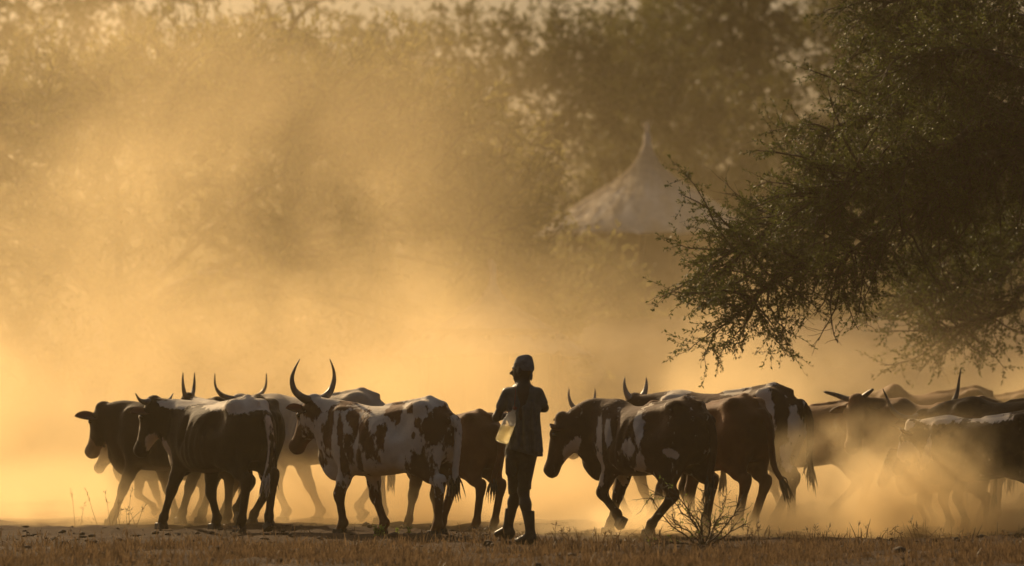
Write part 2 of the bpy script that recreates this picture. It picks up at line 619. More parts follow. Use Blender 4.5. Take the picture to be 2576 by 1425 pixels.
def cow(sp):
    """one cow; sp holds where it stands, which way it heads, its pose and its coat"""
    a = R(sp['a']); ca, sa = math.cos(a), math.sin(a)
    Y0, s = sp['Y'], sp.get('s', 1.0)
    qm = FPX * QS / Y0
    X0 = X_(sp['q'], Y0)
    vx = sp.get('vx', 0.021)
    px, pz = sp['poll']; py = sp.get('polly', 0.0)
    F = Field((-1.15, -0.62, -0.02), (1.55, 0.62, 1.5), vx)
    fat = sp.get('fat', 1.0) * .93
    hp = sp.get('hump', 0.0)
    # trunk
    F.sweep((0, 0, 0), AX, [
        (-0.725, 1.02, 0.92, .03), (-0.70, 1.10, 0.79, .11), (-0.61, 1.19, 0.68, .185), (-0.48, 1.265, 0.65, .215 * fat),
        (-0.36, 1.250, 0.625, .235 * fat), (-0.20, 1.215, 0.585, .272 * fat), (0.02, 1.195, 0.555, .295 * fat), (0.22, 1.195, 0.545, .27 * fat),
        (0.38, 1.215 + hp, 0.55, .22), (0.50, 1.19 + hp * .6, 0.57, .175), (0.60, 1.12, 0.61, .14), (0.68, 1.0, 0.70, .07)], 0.05, 2.15)
    for sd_ in (-1, 1):
        F.ell((-0.45, .165 * sd_, 1.175), AX, (.10, .06, .07), .07)          # hook bone
        F.ell((-0.69, .075 * sd_, 1.06), AX, (.05, .04, .05), .05)           # pin bone
        F.ell((0.40, .155 * sd_, 0.93), (norm((.35, 0, 1)), (0, 1, 0), norm((1, 0, -.35))), (.27, .075, .14), .06)   # shoulder blade
        F.ell((0.0, .19 * sd_, 0.83), AX, (.36, .115 * fat, .22), .08)       # ribs
    for sd_ in (-1, 1):
        F.carve((-0.27, .315 * sd_, 1.05), (.16, .115, .15), .06)            # hollow flank
        F.carve((-0.60, .235 * sd_, 1.13), (.08, .07, .10), .05)             # between hook and pin bone
        F.carve((0.21, .30 * sd_, 1.03), (.06, .08, .22), .05)               # behind the shoulder blade
    F.cone((-0.62, 0, 1.215), (-0.45, 0, 1.262), .022, .022, .04); F.cone((-0.45, 0, 1.262), (0.02, 0, 1.20), .022, .018, .04)   # backbone
    sl, (x, y, z) = F.box((-.26, -.5, .55), (.34, .5, 1.12))
    mask = np.clip((np.abs(y) - .12) / .08, 0, 1) * np.clip((x + .24) / .1, 0, 1) * np.clip((.32 - x) / .1, 0, 1) * np.clip((z - .58) / .12, 0, 1) * np.clip((1.1 - z) / .12, 0, 1)
    F.d[sl] += (-.0055 * mask * np.sin((x + .22 * z) * 2 * math.pi / .092)).astype(np.float32)      # ribs
    # neck
    hd_p, hd_y = R(sp['pitch']), R(sp.get('hyaw', 0))
    hx = np.array([math.cos(hd_p) * math.cos(hd_y), math.cos(hd_p) * math.sin(hd_y), -math.sin(hd_p)])
    hz = norm(np.array([0, 0, 1.0]) - hx * hx[2]) if abs(hx[2]) < .99 else norm((math.cos(hd_y), math.sin(hd_y), 0))
    hyv = np.cross(hz, hx)
    poll = np.array([px, py, pz])
    hk_ = sp.get('hk', 1.10)
    jaw = poll + hx * 0.19 - hz * 0.185
    c0, t0 = np.array([0.40, 0, 1.17 + hp * .4]), np.array([0.64, 0, 0.66])
    c1, t1 = poll - hx * 0.02 - hz * 0.0, jaw - hx * 0.03
    bulge = sp.get('crest', 0.02)
    for i in range(9):
        t = i / 8
        cc = c0 * (1 - t) + c1 * t + np.array([0, 0, bulge * math.sin(math.pi * t)])
        tt = t0 * (1 - t) + t1 * t + np.array([0, 0, sp.get('dew', -0.03) * math.sin(math.pi * t)])
        u = cc - tt
        hl = np.linalg.norm(u) / 2
        u /= 2 * hl
        w = .150 * (1 - t) + .090 * t
        ax_ = norm(np.cross((0, 1, 0), u))
        F.ell((cc + tt) / 2, (u, ax_, np.cross(u, ax_)), (hl, .105, w), .05)
    F.ell(t0 * .75 + t1 * .25 - np.array([0.0, 0, .03]), AX, (.13, .03, .12), .05)         # dewlap
    F.ell(t0 * .98 + t1 * .02 + np.array([-0.04, 0, -.05]), AX, (.10, .07, .11), .06)      # brisket
    # head
    F.sweep(poll, (hx, hyv, hz), [
        (-0.055, .005, -.07, .035), (-.02, .04, -.12, .08), (0.06, .055, -.17, .105), (0.13, .055, -.195, .112), (0.20, .045, -.20, .098),
        (0.29, .026, -.158, .072), (0.37, .012, -.130, .062), (0.435, .012, -.126, .072), (0.475, .0, -.118, .066), (0.505, -.045, -.090, .025)], 0.03, 2.3, hk_)
    for sd_ in (-1, 1):
        F.ell(poll - hx * .01 + hz * .02, (hx, hyv, hz), (.05, .075, .045), .03)                        # poll
        F.ell(poll + hk_ * (hx * .125 + hyv * .098 * sd_ + hz * .01), (hx, hyv, hz), (.05, .022, .032), .03)   # brow
    # legs
    feet = []
    for leg, (front, side) in {'LF': (1, 1), 'RF': (1, -1), 'LH': (0, 1), 'RH': (0, -1)}.items():
        fx, lift = sp['legs'].get(leg, (None, 0))
        rest = 0.36 if front else -0.56
        yy = (.125 if front else .12) * side
        if fx is None:
            dx = {'LF': .10, 'RF': -.12, 'LH': -.08, 'RH': .12}[leg]
        else:
            dx = -((fx - sp['q']) / qm / s + yy * sa) / ca - rest
        dx = max(-0.42, min(0.48, dx))
        fet = np.array([rest + dx, yy, 0.115 + lift])
        if front:
            el = np.array([0.345 + 0.22 * dx, yy * 1.1, 0.665])
            kn = ik(el, fet, 0.315, 0.262, 1)
            F.cone((0.42 + .1 * dx, yy * 1.1, 0.86), el, .125, .092, .06, .75)
            F.cone(el, el * .45 + kn * .55, .092, .064, .04, .9)
            F.cone(el * .45 + kn * .55, kn, .064, .051, .03)
            F.cone(kn + (kn - el) * -.06, kn + (fet - kn) * .12, .055, .048, .02)
            F.cone(kn, fet, .041, .036, .025)
        else:
            st = np.array([-0.335 + 0.22 * dx, yy * 1.25, 0.70])
            hk = ik(st, fet, 0.375, 0.375, -1)
            F.cone((-0.50, yy * .95, 0.98), st, .165, .115, .07, .72)
            F.cone((-0.60, yy * .95, 0.88), st * .35 + hk * .65 + np.array([-.02, 0, 0]), .105, .062, .06, .75)
            F.cone(st, st * .4 + hk * .6, .118, .073, .05, .8)
            F.cone(st * .4 + hk * .6, hk, .067, .050, .03)
            bk = norm(hk - (st + fet) / 2)
            F.cone(hk + bk * .012 + np.array([0, 0, .03]), hk + (fet - hk) * .15, .052, .048, .02)
            F.cone(hk, fet, .045, .038, .025)
        flex = sp.get('flex', {}).get(leg, 0.0 if lift < .02 else 0.9)
        ang = math.atan2(0.055, 0.10) - flex
        pd = np.array([math.sin(ang), 0, -math.cos(ang)])
        hf = fet + pd * 0.075
        F.cone(fet, fet + np.array([-.004, 0, -.002]), .047, .047, .02)
        F.cone(fet, hf, .040, .046, .02)
        feet.append((hf, flex))
    # tail
    tl = sp.get('tail', [(-.70, 0, 1.10), (-.765, 0, 1.0), (-.775, 0, .8), (-.76, .0, .6), (-.75, 0, .48)])
    pts = catmull(tl, 14)
    for i in range(13):
        r1, r2 = .036 - .014 * i / 13, .036 - .014 * (i + 1) / 13
        F.cone(pts[i], pts[i + 1], r1, r2, .025)
    v, q = F.mesh()
    root = empty(sp['name'], (X0, Y0, ground_z(X0, Y0) - 0.004), math.pi - a, sp['label'], sp.get('cat', 'cow'), sp.get('group', 'cattle in the herd'))
    root.scale = (s, s, s)
    body = fast_mesh('body', v, q, sp['mat'], root, smooth=True)
    # coat
    cv = coat_value(v, sp.get('base', 0.7), sp.get('blobs', []))
    hl = (v - poll) @ np.stack([hx, hyv, hz], 1) / hk_
    onh = (hl[:, 0] > -.04) & (np.abs(hl[:, 1]) < .16) & (hl[:, 2] > -.26) & (hl[:, 2] < .12) & (hl[:, 0] < .56)
    if 'head' in sp:
        hv = coat_value(np.stack([hl[:, 0], hl[:, 1], hl[:, 2]], 1), sp['head'][0], sp['head'][1])
        cv = np.where(onh, hv, cv)
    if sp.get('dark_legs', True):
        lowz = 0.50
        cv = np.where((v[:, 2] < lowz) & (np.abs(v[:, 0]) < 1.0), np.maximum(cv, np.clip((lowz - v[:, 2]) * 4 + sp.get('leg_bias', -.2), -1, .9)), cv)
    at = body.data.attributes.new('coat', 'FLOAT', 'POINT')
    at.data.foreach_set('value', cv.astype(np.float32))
    # hooves
    for hf, flex in feet:
        h = link(bpy.data.objects.new('hoof', HOOF), root)
        h.scale = (1.12, 1.12, 1.0)
        h.rotation_euler = (0, flex, 0)
        off = Matrix.Rotation(flex, 3, 'Y') @ Vector((0.008, 0, -0.052))
        h.location = Vector(hf) + off
    # eyes, ears
    for sd_ in (-1, 1):
        e = link(bpy.data.objects.new('eye', EYE), root)
        e.location = poll + hk_ * (hx * .135 + hyv * .107 * sd_ - hz * .012)
        er = link(bpy.data.objects.new('ear', EAR), root)
        xd = norm(hyv * sd_ * 1.0 - hx * 0.15 + np.array([0, 0, sp.get('ear', -.12)]))
        zd = norm(hx - xd * (hx @ xd))            # the cup opens forwards
        yd = -np.cross(zd, xd)
        er.matrix_local = Matrix(((xd[0], yd[0], -zd[0], 0), (xd[1], yd[1], -zd[1], 0), (xd[2], yd[2], -zd[2], 0), (0, 0, 0, 1)))
        er.location = poll + hk_ * (hx * .055 + hyv * .085 * sd_ - hz * .03)
        er.scale = (sp.get('ear_s', 1.12),) * 3
    # horns
    hn = sp.get('horn')
    if hn:
        fw = norm((hx[0], hx[1], 0)) if abs(hx[2]) < .98 else norm((math.cos(hd_y), math.sin(hd_y), 0))
        lat = np.cross((0, 0, 1), fw)
        k = sp.get('hs', 1.0)
        for sd_ in (-1, 1):
            kk = k[0 if sd_ > 0 else 1] if isinstance(k, tuple) else k
            roll = sp.get('roll', 0.0)
            pts = []
            for (l, f, u) in HORNS[hn]:
                l2, u2 = l * sd_ * kk, u * kk
                l2, u2 = l2 * math.cos(roll) - u2 * math.sin(roll), l2 * math.sin(roll) + u2 * math.cos(roll)
                pts.append(poll + hx * .0 + hz * .0 + lat * l2 + fw * f * kk + np.array([0, 0, u2 + .01]))
            pt = catmull(pts, 16)
            t = np.linspace(0, 1, 16)
            r0 = sp.get('hr', .034)
            rad = r0 * (1 - t ** 1.3) * (1 - .25 * t) + .004
            if hn == 'thick':
                rad = r0 * (1 - .55 * t ** 2) * np.where(t > .985, .55, 1)
            T = Tubes(); T.add(pt, rad, 10)
            vv = T.v[0]; n0 = len(vv)
            T.v.append(np.array([pt[-1] + (pt[-1] - pt[-2]) * (.15 if hn != 'thick' else .3)])); T.n += 1
            cap = np.array([[n0 - 10 + j, n0 - 10 + (j + 1) % 10, n0, n0] for j in range(10)])
            me_f = [tuple(x) for x in T.f[0]] + [tuple(c[:3]) for c in cap]
            mesh_obj('horn', np.vstack(T.v), me_f, sp.get('hmat', M_HORN), root)
    # tail switch
    end = pts_end = np.array(tl[-1]); dirn = norm(np.array(tl[-1]) - np.array(tl[-2]))
    T = Tubes()
    rg = np.random.default_rng(int(sp['q']) + 3)
    for i in range(28):
        L = rg.uniform(.10, .22); off = rg.normal(0, .012, 3)
        d = norm(dirn + rg.normal(0, .13, 3) + np.array([0, 0, -.25]))
        p0 = end - dirn * .06 + off * .6
        p1 = p0 + d * L * .5 + off; p2 = p1 + (d + np.array([0, 0, -.5])) * L * .45 + rg.normal(0, .012, 3)
        pt = catmull([p0, p1, p2], 5)
        T.add(pt, np.array([.007, .008, .007, .005, .001]), 4)
    T.build('tail_switch', sp.get('smat', M_SWITCH), root)
    return root
DK, BR, TAN, PALE = (0.022, 0.012, 0.006), (0.055, 0.025, 0.012), (0.20, 0.115, 0.055), (0.50, 0.43, 0.34)
WH = (0.70, 0.62, 0.51)
MC = {
    'spotted': coat_mat('spotted_hide', (0.09, 0.036, 0.015), WH, amp=.85, nscale=15),
    'black': coat_mat('blackish_hide', DK, WH, amp=.6, nscale=12),
    'brown': coat_mat('brown_hide', (0.10, 0.042, 0.016), WH, amp=.3),
    'darkbrown': coat_mat('dark_brown_hide', (0.032, 0.017, 0.008), (0.30, 0.20, 0.11), amp=.4),
    'pale': coat_mat('pale_hide', (0.34, 0.27, 0.19), PALE, amp=.4, nscale=4),
    'tan': coat_mat('tan_hide', TAN, PALE, amp=.35, nscale=4),
    'roan': coat_mat('brown_white_hide', (0.055, 0.025, 0.012), WH, amp=.75, nscale=12),
}
DH = (.8, [])
HERD = [
    # the dark polled cow at the head of the herd
    dict(name='cow', label='dark brown polled cow leading the herd, farthest left, muzzle painted paler as lit and dusty', q=448, Y=46.0, a=26, s=1.0, poll=(.86, 1.17), pitch=56, hyaw=-26, ear_s=1.2,
         legs=dict(LF=(284, 0), RF=(440, 0)), mat=MC['darkbrown'], base=.8, head=(.8, [(.44, -.06, .15, .16, 0, -1)]), crest=.05, ear=-.05, fat=.95),  # muzzle patch puts its lit, dusty look into the coat colour
    # calf under it
    dict(name='calf', label='small dark calf with bent foreleg walking beneath the leading cow', cat='calf', q=412, Y=47.2, a=22, s=.74, poll=(.80, 1.16), pitch=58,
         legs=dict(LF=(385, .10), RF=(408, 0)), mat=MC['darkbrown'], base=.8, head=(.8, [(.22, -.05, .16, .1, 0, -1)]), blobs=[(.55, .72, .12, .14, 0, -1)], fat=.85, ear=-.1),
    # blackish cow with the pale tail
    dict(name='cow', label='blackish brown cow with short horns and long white tail, near left', q=553, Y=43.6, a=51, s=1.0, poll=(.80, 1.21), polly=.20, pitch=62, hyaw=12,
         legs=dict(LF=(402, 0), RF=(542, 0), LH=(616, 0), RH=(682, .035)), flex=dict(RH=.5), mat=MC['black'], base=.75, horn='short', hr=.032, hs=1.25, fat=1.12,
         blobs=[(-.56, 1.2, .15, .09, 0, -1), (-.05, 1.20, .34, .05, .1, -1), (.5, 1.2, .22, .05, 0, -1), (.66, .74, .12, .14, 0, -1), (-.785, .75, .035, .35, 0, -1)],
         head=(.8, [(.2, .06, .24, .07, 0, -1), (.3, -.16, .1, .06, 0, -1)]), smat=M_SWITCH_PALE,
         tail=[(-.70, 0, 1.12), (-.775, -.01, 1.0), (-.80, -.02, .8), (-.80, .01, .62), (-.80, .05, .50)]),
    # cow hidden behind it
    dict(name='cow', label='white-backed dark cow behind the blackish cow, single upright horn showing', q=590, Y=45.2, a=56, s=1.0, poll=(.90, 1.235), pitch=50, hyaw=40,
         legs=dict(LF=(448, 0), RF=(492, 0), LH=(600, .06), RH=(640, 0)), mat=MC['black'], base=.8, horn='upright', hr=.028, hs=1.0,
         blobs=[(.3, 1.2, .5, .12, 0, -1), (-.3, .56, .2, .1, 0, -1)], head=DH, fat=1.0),
    # pale cow
    dict(name='cow', label='large pale cream cow half faded in dust behind the spotted cow', q=800, Y=46.8, a=20, s=1.07, poll=(.80, 1.16), pitch=58, hyaw=-48,
         legs=dict(LF=(722, 0), RF=(806, 0), LH=(968, 0), RH=(902, .05)), mat=MC['pale'], base=-.5, horn='open', hr=.033, hs=.98, dark_legs=False, fat=1.08,
         blobs=[(.1, .6, .5, .1, 0, 1)], hmat=M_HORN),
    # spotted cow
    dict(name='cow', label='brown and white spotted cow with tall lyre horns, left of the person', q=980, Y=42.0, a=34, s=.99, poll=(.82, 1.235), polly=.06, pitch=52, hyaw=-14, vx=.015,
         legs=dict(LF=(862, 0), RF=(966, 0), LH=(1104, 0), RH=(1112, .02)), flex=dict(RH=.25), mat=MC['spotted'], base=-.95, horn='lyre', hr=.042, hs=1.04, ear=.02, fat=1.06, leg_bias=-.1,
         blobs=[(-0.64, 1.0, 0.1118, 0.22, 0.1, 1), (0.06, 0.92, 0.086, 0.264, -0.5, 1), (-0.16, 1.16, 0.0774, 0.1232, -0.6, 1), (-0.11, 0.92, 0.0473, 0.132, -0.1, 1), (-0.36, 1.19, 0.0516, 0.0704, 0, 1), (-0.47, 1.05, 0.0387, 0.0484, 0, 1), (-0.44, 0.93, 0.0258, 0.0352, 0, 1), (0.25, 1.06, 0.0645, 0.132, -0.5, 1), (0.27, 0.8, 0.0602, 0.132, -0.2, 1), (0.38, 0.92, 0.043, 0.1936, -0.2, 1), (0.15, 0.7, 0.043, 0.1232, 0.2, 1), (0.34, 0.66, 0.0516, 0.1232, 0.2, 1), (0.56, 0.95, 0.086, 0.2112, 0.2, 1), (0.45, 1.2, 0.1032, 0.0616, 0, 1), (-0.5, 0.62, 0.1376, 0.1584, 0, 1), (0.72, 0.72, 0.0774, 0.088, 0, 1)],
         head=(-.5, [(.38, -.05, .19, .16, 0, 1), (.08, .03, .15, .11, 0, 1), (.22, .0, .12, .05, 0, 1), (.24, -.2, .07, .06, 0, 1), (.0, -.1, .08, .1, 0, 1)]),
         tail=[(-.70, 0, 1.10), (-.765, 0, 1.0), (-.775, .02, .8), (-.76, .03, .62), (-.77, .04, .5)]),
    # brown one behind the spotted cow
    dict(name='cow', label='plain brown young cow seen from the rump between spotted cow and person', q=1138, Y=44.5, a=50, s=.92, poll=(.88, 1.2), pitch=50,
         legs=dict(LF=(1027, 0), RF=(1100, 0), LH=(1200, 0), RH=(1245, 0)), mat=MC['brown'], base=.8, head=DH, fat=1.1,
         tail=[(-.70, 0, 1.10), (-.765, -.02, 1.0), (-.78, -.0, .8), (-.77, .06, .62), (-.78, .1, .5)]),
    # dark one with the lowered head
    dict(name='cow', label='dark cow with white side patches and lowered head, right of the person', q=1634, Y=42.0, a=44, s=.99, poll=(.89, 1.07), polly=.22, pitch=69, hyaw=22, vx=.015,
         legs=dict(LF=(1552, .085), RF=(1541, 0), LH=(1638, 0), RH=(1772, 0)), flex=dict(LF=1.0), mat=MC['roan'], base=.62, hump=.04, crest=.10, fat=1.1, ear=-.05,
         blobs=[(.40, .93, .040, .20, -.1, -1), (.29, .98, .032, .15, -.2, -1), (-.10, 1.02, .045, .19, -.3, -1), (-.02, .80, .06, .10, .2, -1), (-.12, .66, .05, .09, .5, -1),
                (.42, .64, .06, .17, 0, -1), (-.46, .76, .08, .04, .3, -1)],
         head=(.8, [(.2, -.19, .11, .06, .3, -1)]),
         tail=[(-.70, 0, 1.10), (-.77, 0, .98), (-.79, .0, .8), (-.77, .02, .6), (-.76, .02, .5)]),
    # brown behind it
    dict(name='cow', label='reddish brown cow with swinging tail behind the dark patched cow', q=1794, Y=43.0, a=52, s=1.0, poll=(.85, 1.15), pitch=60,
         legs=dict(LF=(1690, 0), RF=(1745, 0), LH=(1852, 0), RH=(1893, 0)), mat=MC['brown'], base=.8, head=DH, fat=1.16,
         tail=[(-.70, 0, 1.12), (-.785, 0, 1.0), (-.80, -.02, .8), (-.80, -.06, .6), (-.87, -.12, .45)]),
    # tall brown and white
    dict(name='cow', label='tall brown cow with white shoulder and rump, hindmost of the middle trio', q=1826, Y=44.6, a=26, s=1.12, poll=(.86, 1.13), pitch=62, hyaw=-25,
         legs=dict(LF=(1640, 0), RF=(1742, 0), LH=(1984, 0), RH=(1948, 0)), mat=MC['roan'], base=.65, horn='upright', hs=.75, hr=.036, hmat=M_HORN_PALE, hump=.0, fat=1.0, leg_bias=-.4,
         blobs=[(.42, 1.1, .12, .17, 0, -1), (-.47, 1.10, .06, .22, -.3, -1), (-.69, .92, .04, .16, 0, -1), (-.66, .66, .07, .12, 0, -1), (-.1, 1.22, .16, .04, 0, -1)], head=DH,
         tail=[(-.70, 0, 1.12), (-.775, 0, 1.0), (-.785, .0, .8), (-.78, .0, .62), (-.80, .0, .52)]),
    # hidden, horns only
    dict(name='cow', label='brown cow mostly hidden behind the dark patched cow, curved pale horn showing', q=1650, Y=46.6, a=24, s=.97, poll=(.84, 1.18), pitch=55, hyaw=-42,
         legs=dict(LF=(1578, 0), RF=(1640, 0)), mat=MC['brown'], base=.8, horn='upright', hs=.9, hr=.03, hmat=M_HORN_PALE, head=DH),
    # right group
    dict(name='cow', label='tan cow standing side-on in thick dust, right of the middle trio', q=2046, Y=47.6, a=14, s=.98, poll=(.88, 1.12), pitch=58,
         legs=dict(LF=(1966, 0), RF=(2000, 0), LH=(2158, 0), RH=(2098, 0)), mat=MC['tan'], base=.3, head=DH, fat=1.0),
    dict(name='cow', label='tan cow with blunt thick horns spread sideways, in the dust', q=2362, Y=46.4, a=22, s=1.0, poll=(.84, 1.24), pitch=68, hyaw=80, polly=.06,
         legs=dict(LF=(2250, 0), RF=(2310, 0)), mat=MC['tan'], base=.7, horn='thick', hr=.031, hs=(.5, .9), roll=.15, ear=-.25, head=(.8, []), hump=.05),
    dict(name='cow', label='dark brown cow with very wide upswept horns behind the patched right-hand cow', q=2545, Y=44.2, a=34, s=1.02, poll=(.93, 1.06), pitch=48, hyaw=-38,
         legs=dict(LF=(2440, 0), RF=(2500, 0)), mat=MC['darkbrown'], base=.8, horn='wide', hs=(.96, 1.1), roll=-.18, hr=.04, head=DH, hump=.03, crest=.06),
    dict(name='cow', label='dark cow with white back patches and lowered head at the right edge', q=2482, Y=42.8, a=28, s=.90, poll=(.83, 1.12), pitch=64,
         legs=dict(LF=(2392, 0), RF=(2437, 0)), mat=MC['black'], base=.6, horn=None, fat=1.1, ear=.1,
         blobs=[(.5, 1.2, .25, .07, 0, -1), (-.05, 1.21, .26, .06, 0, -1), (.66, .85, .13, .2, .3, -1)], head=(.7, [(-.03, .03, .09, .07, 0, -1), (.24, -.1, .09, .14, 0, -1)])),
    dict(name='calf', label='dusty brown calf with rounded brow beside the right-hand patched cow', cat='calf', q=2380, Y=43.8, a=18, s=.62, poll=(.84, 1.16), pitch=62,
         legs=dict(LF=(2330, 0), RF=(2355, 0)), mat=MC['brown'], base=.8, head=DH, fat=.9, vx=.02, crest=.06),
    dict(name='cow', label='faint humped cow with sunlit back, far behind the thick-horned cow', q=2345, Y=51.0, a=14, s=1.08, poll=(.90, 1.1), pitch=55, legs={}, mat=MC['tan'], base=.7, head=DH, vx=.024, hump=.09),
    dict(name='cow', label='faintest cow at the very back of the right group, barely visible', q=2475, Y=54.0, a=10, s=1.06, poll=(.9, 1.1), pitch=55, legs={}, mat=MC['tan'], base=.7, head=DH, vx=.026),
]
for sp in HERD:
    cow(sp)
# ------------------------------------------------------------------ the person
def make_person():
    Y0 = 38.5
    X0 = X_(1313, Y0)
    root = empty('person', (X0, Y0, ground_z(X0, Y0)), 0.0,
                 'person in cap, loose shirt, knee-length shorts and rubber boots, walking away between cattle', 'person')
    skin = simple_mat('dark_skin', (0.026, 0.015, 0.010), (0.036, 0.021, 0.013), 14, 0.5)
    shirt_m = simple_mat('shirt_cloth', (0.055, 0.062, 0.062), (0.085, 0.092, 0.090), 16, 0.9, 0.7, 26)
    short_m = simple_mat('shorts_cloth', (0.040, 0.033, 0.022), (0.060, 0.050, 0.033), 14, 0.9, 0.7, 30)
    boot_m = simple_mat('rubber', (0.014, 0.014, 0.014), (0.03, 0.028, 0.025), 9, 0.7, spec=.15)
    cap_m = simple_mat('cap_cloth', (0.085, 0.093, 0.10), (0.14, 0.15, 0.155), 25, 0.9, 0.6, 60)
    A = np.array
    Z, XX, YY = A((0, 0, 1.)), A((1., 0, 0)), A((0, 1., 0))
    hR, hL = A((.058, 0, .80)), A((-.058, .03, .80))
    kR, kL = A((.012, .05, .46)), A((-.050, .20, .46))
    aR, aL = A((.070, -.03, .09)), A((-.118, .30, .135))
    sR, sL = A((.130, .01, 1.275)), A((-.118, .02, 1.275))
    eR, eL = A((.188, .05, 1.155)), A((-.212, .05, 1.075))
    wR, wL = A((.095, .235, 1.13)), A((-.115, .235, 1.09))
    hc = A((.012, .02, 1.465))
    fd = norm((-.80, .60, -.05)); rt = norm(np.cross(fd, Z)); up = np.cross(rt, fd)
    # body: one surface from the head to the ankles
    B = Field((-.32, -.2, -.01), (.32, .46, 1.62), .0085)
    B.ell(hc + up * .02, (fd, rt, up), (.092, .072, .098), .03)
    B.ell(hc + fd * .036 - up * .055, (fd, rt, up), (.056, .052, .068), .04)          # jaw
    B.cone(hc + fd * .088 + up * .005, hc + fd * .104 - up * .028, .010, .016, .015)  # nose
    B.ell(hc + fd * .083 + up * .028, (fd, rt, up), (.014, .045, .010), .015)         # brow
    B.ell(hc + fd * .088 - up * .058, (fd, rt, up), (.012, .024, .007), .006)         # lips
    B.ell(hc + fd * .087 - up * .070, (fd, rt, up), (.011, .021, .007), .006)
    for s_ in (-1, 1):
        B.ell(hc + rt * .076 * s_ - fd * .008 - up * .01, (fd, rt, up), (.020, .010, .032), .01)   # ears
    B.cone(hc - up * .05 - fd * .01, (.012, .0, 1.31), .043, .047, .025)
    B.cone((.01, 0, 1.27), (.01, 0, 1.10), .095, .09, .05)
    B.cone((.01, 0, 1.10), (.005, .01, .84), .09, .095, .05)
    B.cone(sL, sR, .05, .05, .05)
    for s0, e0, w0, sd in ((sR, eR, wR, 1), (sL, eL, wL, -1)):
        B.cone(s0, e0, .043, .034, .03)
        B.cone(e0, w0, .036, .024, .02)
        # hand: palm, four curled fingers of unequal length, thumb
        fw = norm(w0 - e0); inn = norm(A((-sd, .25, -.1))); inn = norm(inn - fw * (inn @ fw)); nn = np.cross(fw, inn)
        pc = w0 + fw * .045
        B.ell(pc, (fw, nn, inn), (.046, .036, .017), .015)
        for i, (o, L) in enumerate(((-.028, .062), (-.010, .070), (.010, .066), (.027, .052))):
            k0 = pc + fw * .036 + nn * o
            k1 = k0 + fw * L * .45 + inn * L * .15
            k2 = k1 + fw * L * .10 + inn * L * .38
            k3 = k2 - fw * L * .20 + inn * L * .16
            B.cone(k0, k1, .0095, .009, .004); B.cone(k1, k2, .009, .0085, .004); B.cone(k2, k3, .0085, .008, .004)
        t0 = pc - fw * .02 - nn * .03 * (1 if sd > 0 else 1)
        B.cone(t0, t0 + fw * .03 - nn * .022 + inn * .018, .012, .010, .008)
        B.cone(t0 + fw * .03 - nn * .022 + inn * .018, t0 + fw * .055 - nn * .012 + inn * .03, .010, .0085, .006)
    for h, k, an in ((hR, kR, aR), (hL, kL, aL)):
        B.cone(h, k, .072, .048, .05)
        md = k * .7 + an * .3
        B.cone(k, md, .045, .046, .03); B.cone(md, an, .046, .030, .03)
        B.cone(an, an + A((-.09, .05, -.045)), .034, .028, .02)
    v, q = B.mesh()
    fast_mesh('body', v, q, skin, root, smooth=True)
    # shirt
    S = Field((-.32, -.25, .70), (.32, .25, 1.42), .010)
    S.sweep((0, 0.005, 0), (Z, YY, XX), [(.748, .178, -.098, .108), (.80, .172, -.110, .108), (.88, .162, -.116, .102), (1.0, .154, -.112, .098), (1.14, .154, -.116, .098),
                                       (1.235, .156, -.126, .092), (1.295, .150, -.130, .085), (1.325, .118, -.10, .07), (1.342, .062, -.045, .056)], .02, 2.6)
    S.cone(sR, sR * .35 + eR * .65, .054, .050, .03); S.cone(sL, sL * .45 + eL * .55, .053, .050, .03)
    for (x, z0, z1) in ((-.06, 1.2, .8), (.02, 1.15, .78), (.09, 1.2, .8), (.14, 1.1, .79), (-.1, 1.0, .78)):
        S.cone((x, -.098, z0), (x + .02, -.118, z1), .012, .020, .03)     # folds
    S.d = np.maximum(S.d, .752 + 0.0 * S.ax[2].reshape(1, 1, -1) - S.ax[2].reshape(1, 1, -1) + np.clip(-S.ax[0], -.19, .12).reshape(-1, 1, 1) * .28 + .03)
    v, q = S.mesh()
    fast_mesh('shirt', v, q, shirt_m, root, smooth=True)
    # shorts
    H = Field((-.25, -.2, .38), (.25, .36, .95), .010)
    H.ell((.0, .01, .82), AX, (.135, .112, .12), .04)
    kR2, kL2 = kR + (aR - kR) * .02, kL + (aL - kL) * .10
    H.cone(hR + A((-.008, 0, -.03)), kR2, .080, .050, .03); H.cone(hL + A((-.005, 0, -.03)), kL2, .080, .052, .03)
    H.cone(kR2 + A((.012, -.01, .05)), kR2 + A((.016, -.01, -.005)), .048, .055, .02)
    H.cone(kL2 + A((-.012, -.02, .10)), kL2 + A((.002, -.02, -.005)), .048, .055, .02)
    H.cone((-.10, -.03, .72), (-.095, -.01, .62), .04, .045, .03)          # bulging side pocket
    z = H.ax[2].reshape(1, 1, -1); x = H.ax[0].reshape(-1, 1, 1)
    H.d = np.maximum(H.d, .452 + x * .25 - z)
    v, q = H.mesh()
    fast_mesh('shorts', v, q, short_m, root, smooth=True)
    # boots
    for nm, k, an, toe, zt in (('r', kR, aR, A((-.105, .075, 0)), .295), ('l', kL, aL, A((-.04, .13, 0)), .31)):
        b = Field(np.minimum(an, an + toe) - .16, np.maximum(an, an + toe) + A((.16, .16, .34)), .009)
        rim = A((an[0] + (k[0] - an[0]) * .45 + .008, an[1] + (k[1] - an[1]) * .45, zt + .05))
        b.cone(an + A((0, 0, .02)), rim, .040, .053, .03)
        b.cone(an, an + A((.018, -.02, -.03)), .040, .040, .03)
        lift = an[2] - .09
        b.cone(an + A((.012, -.012, -.045)), an + toe * .55 + A((0, 0, -.045)), .042, .041, .03)
        b.cone(an + toe * .55 + A((0, 0, -.048)), an + toe + A((0, 0, -.055)), .039, .032, .03)
        b.cut_above(zt); b.cut_below(.002 + lift)
        v, q = b.mesh()
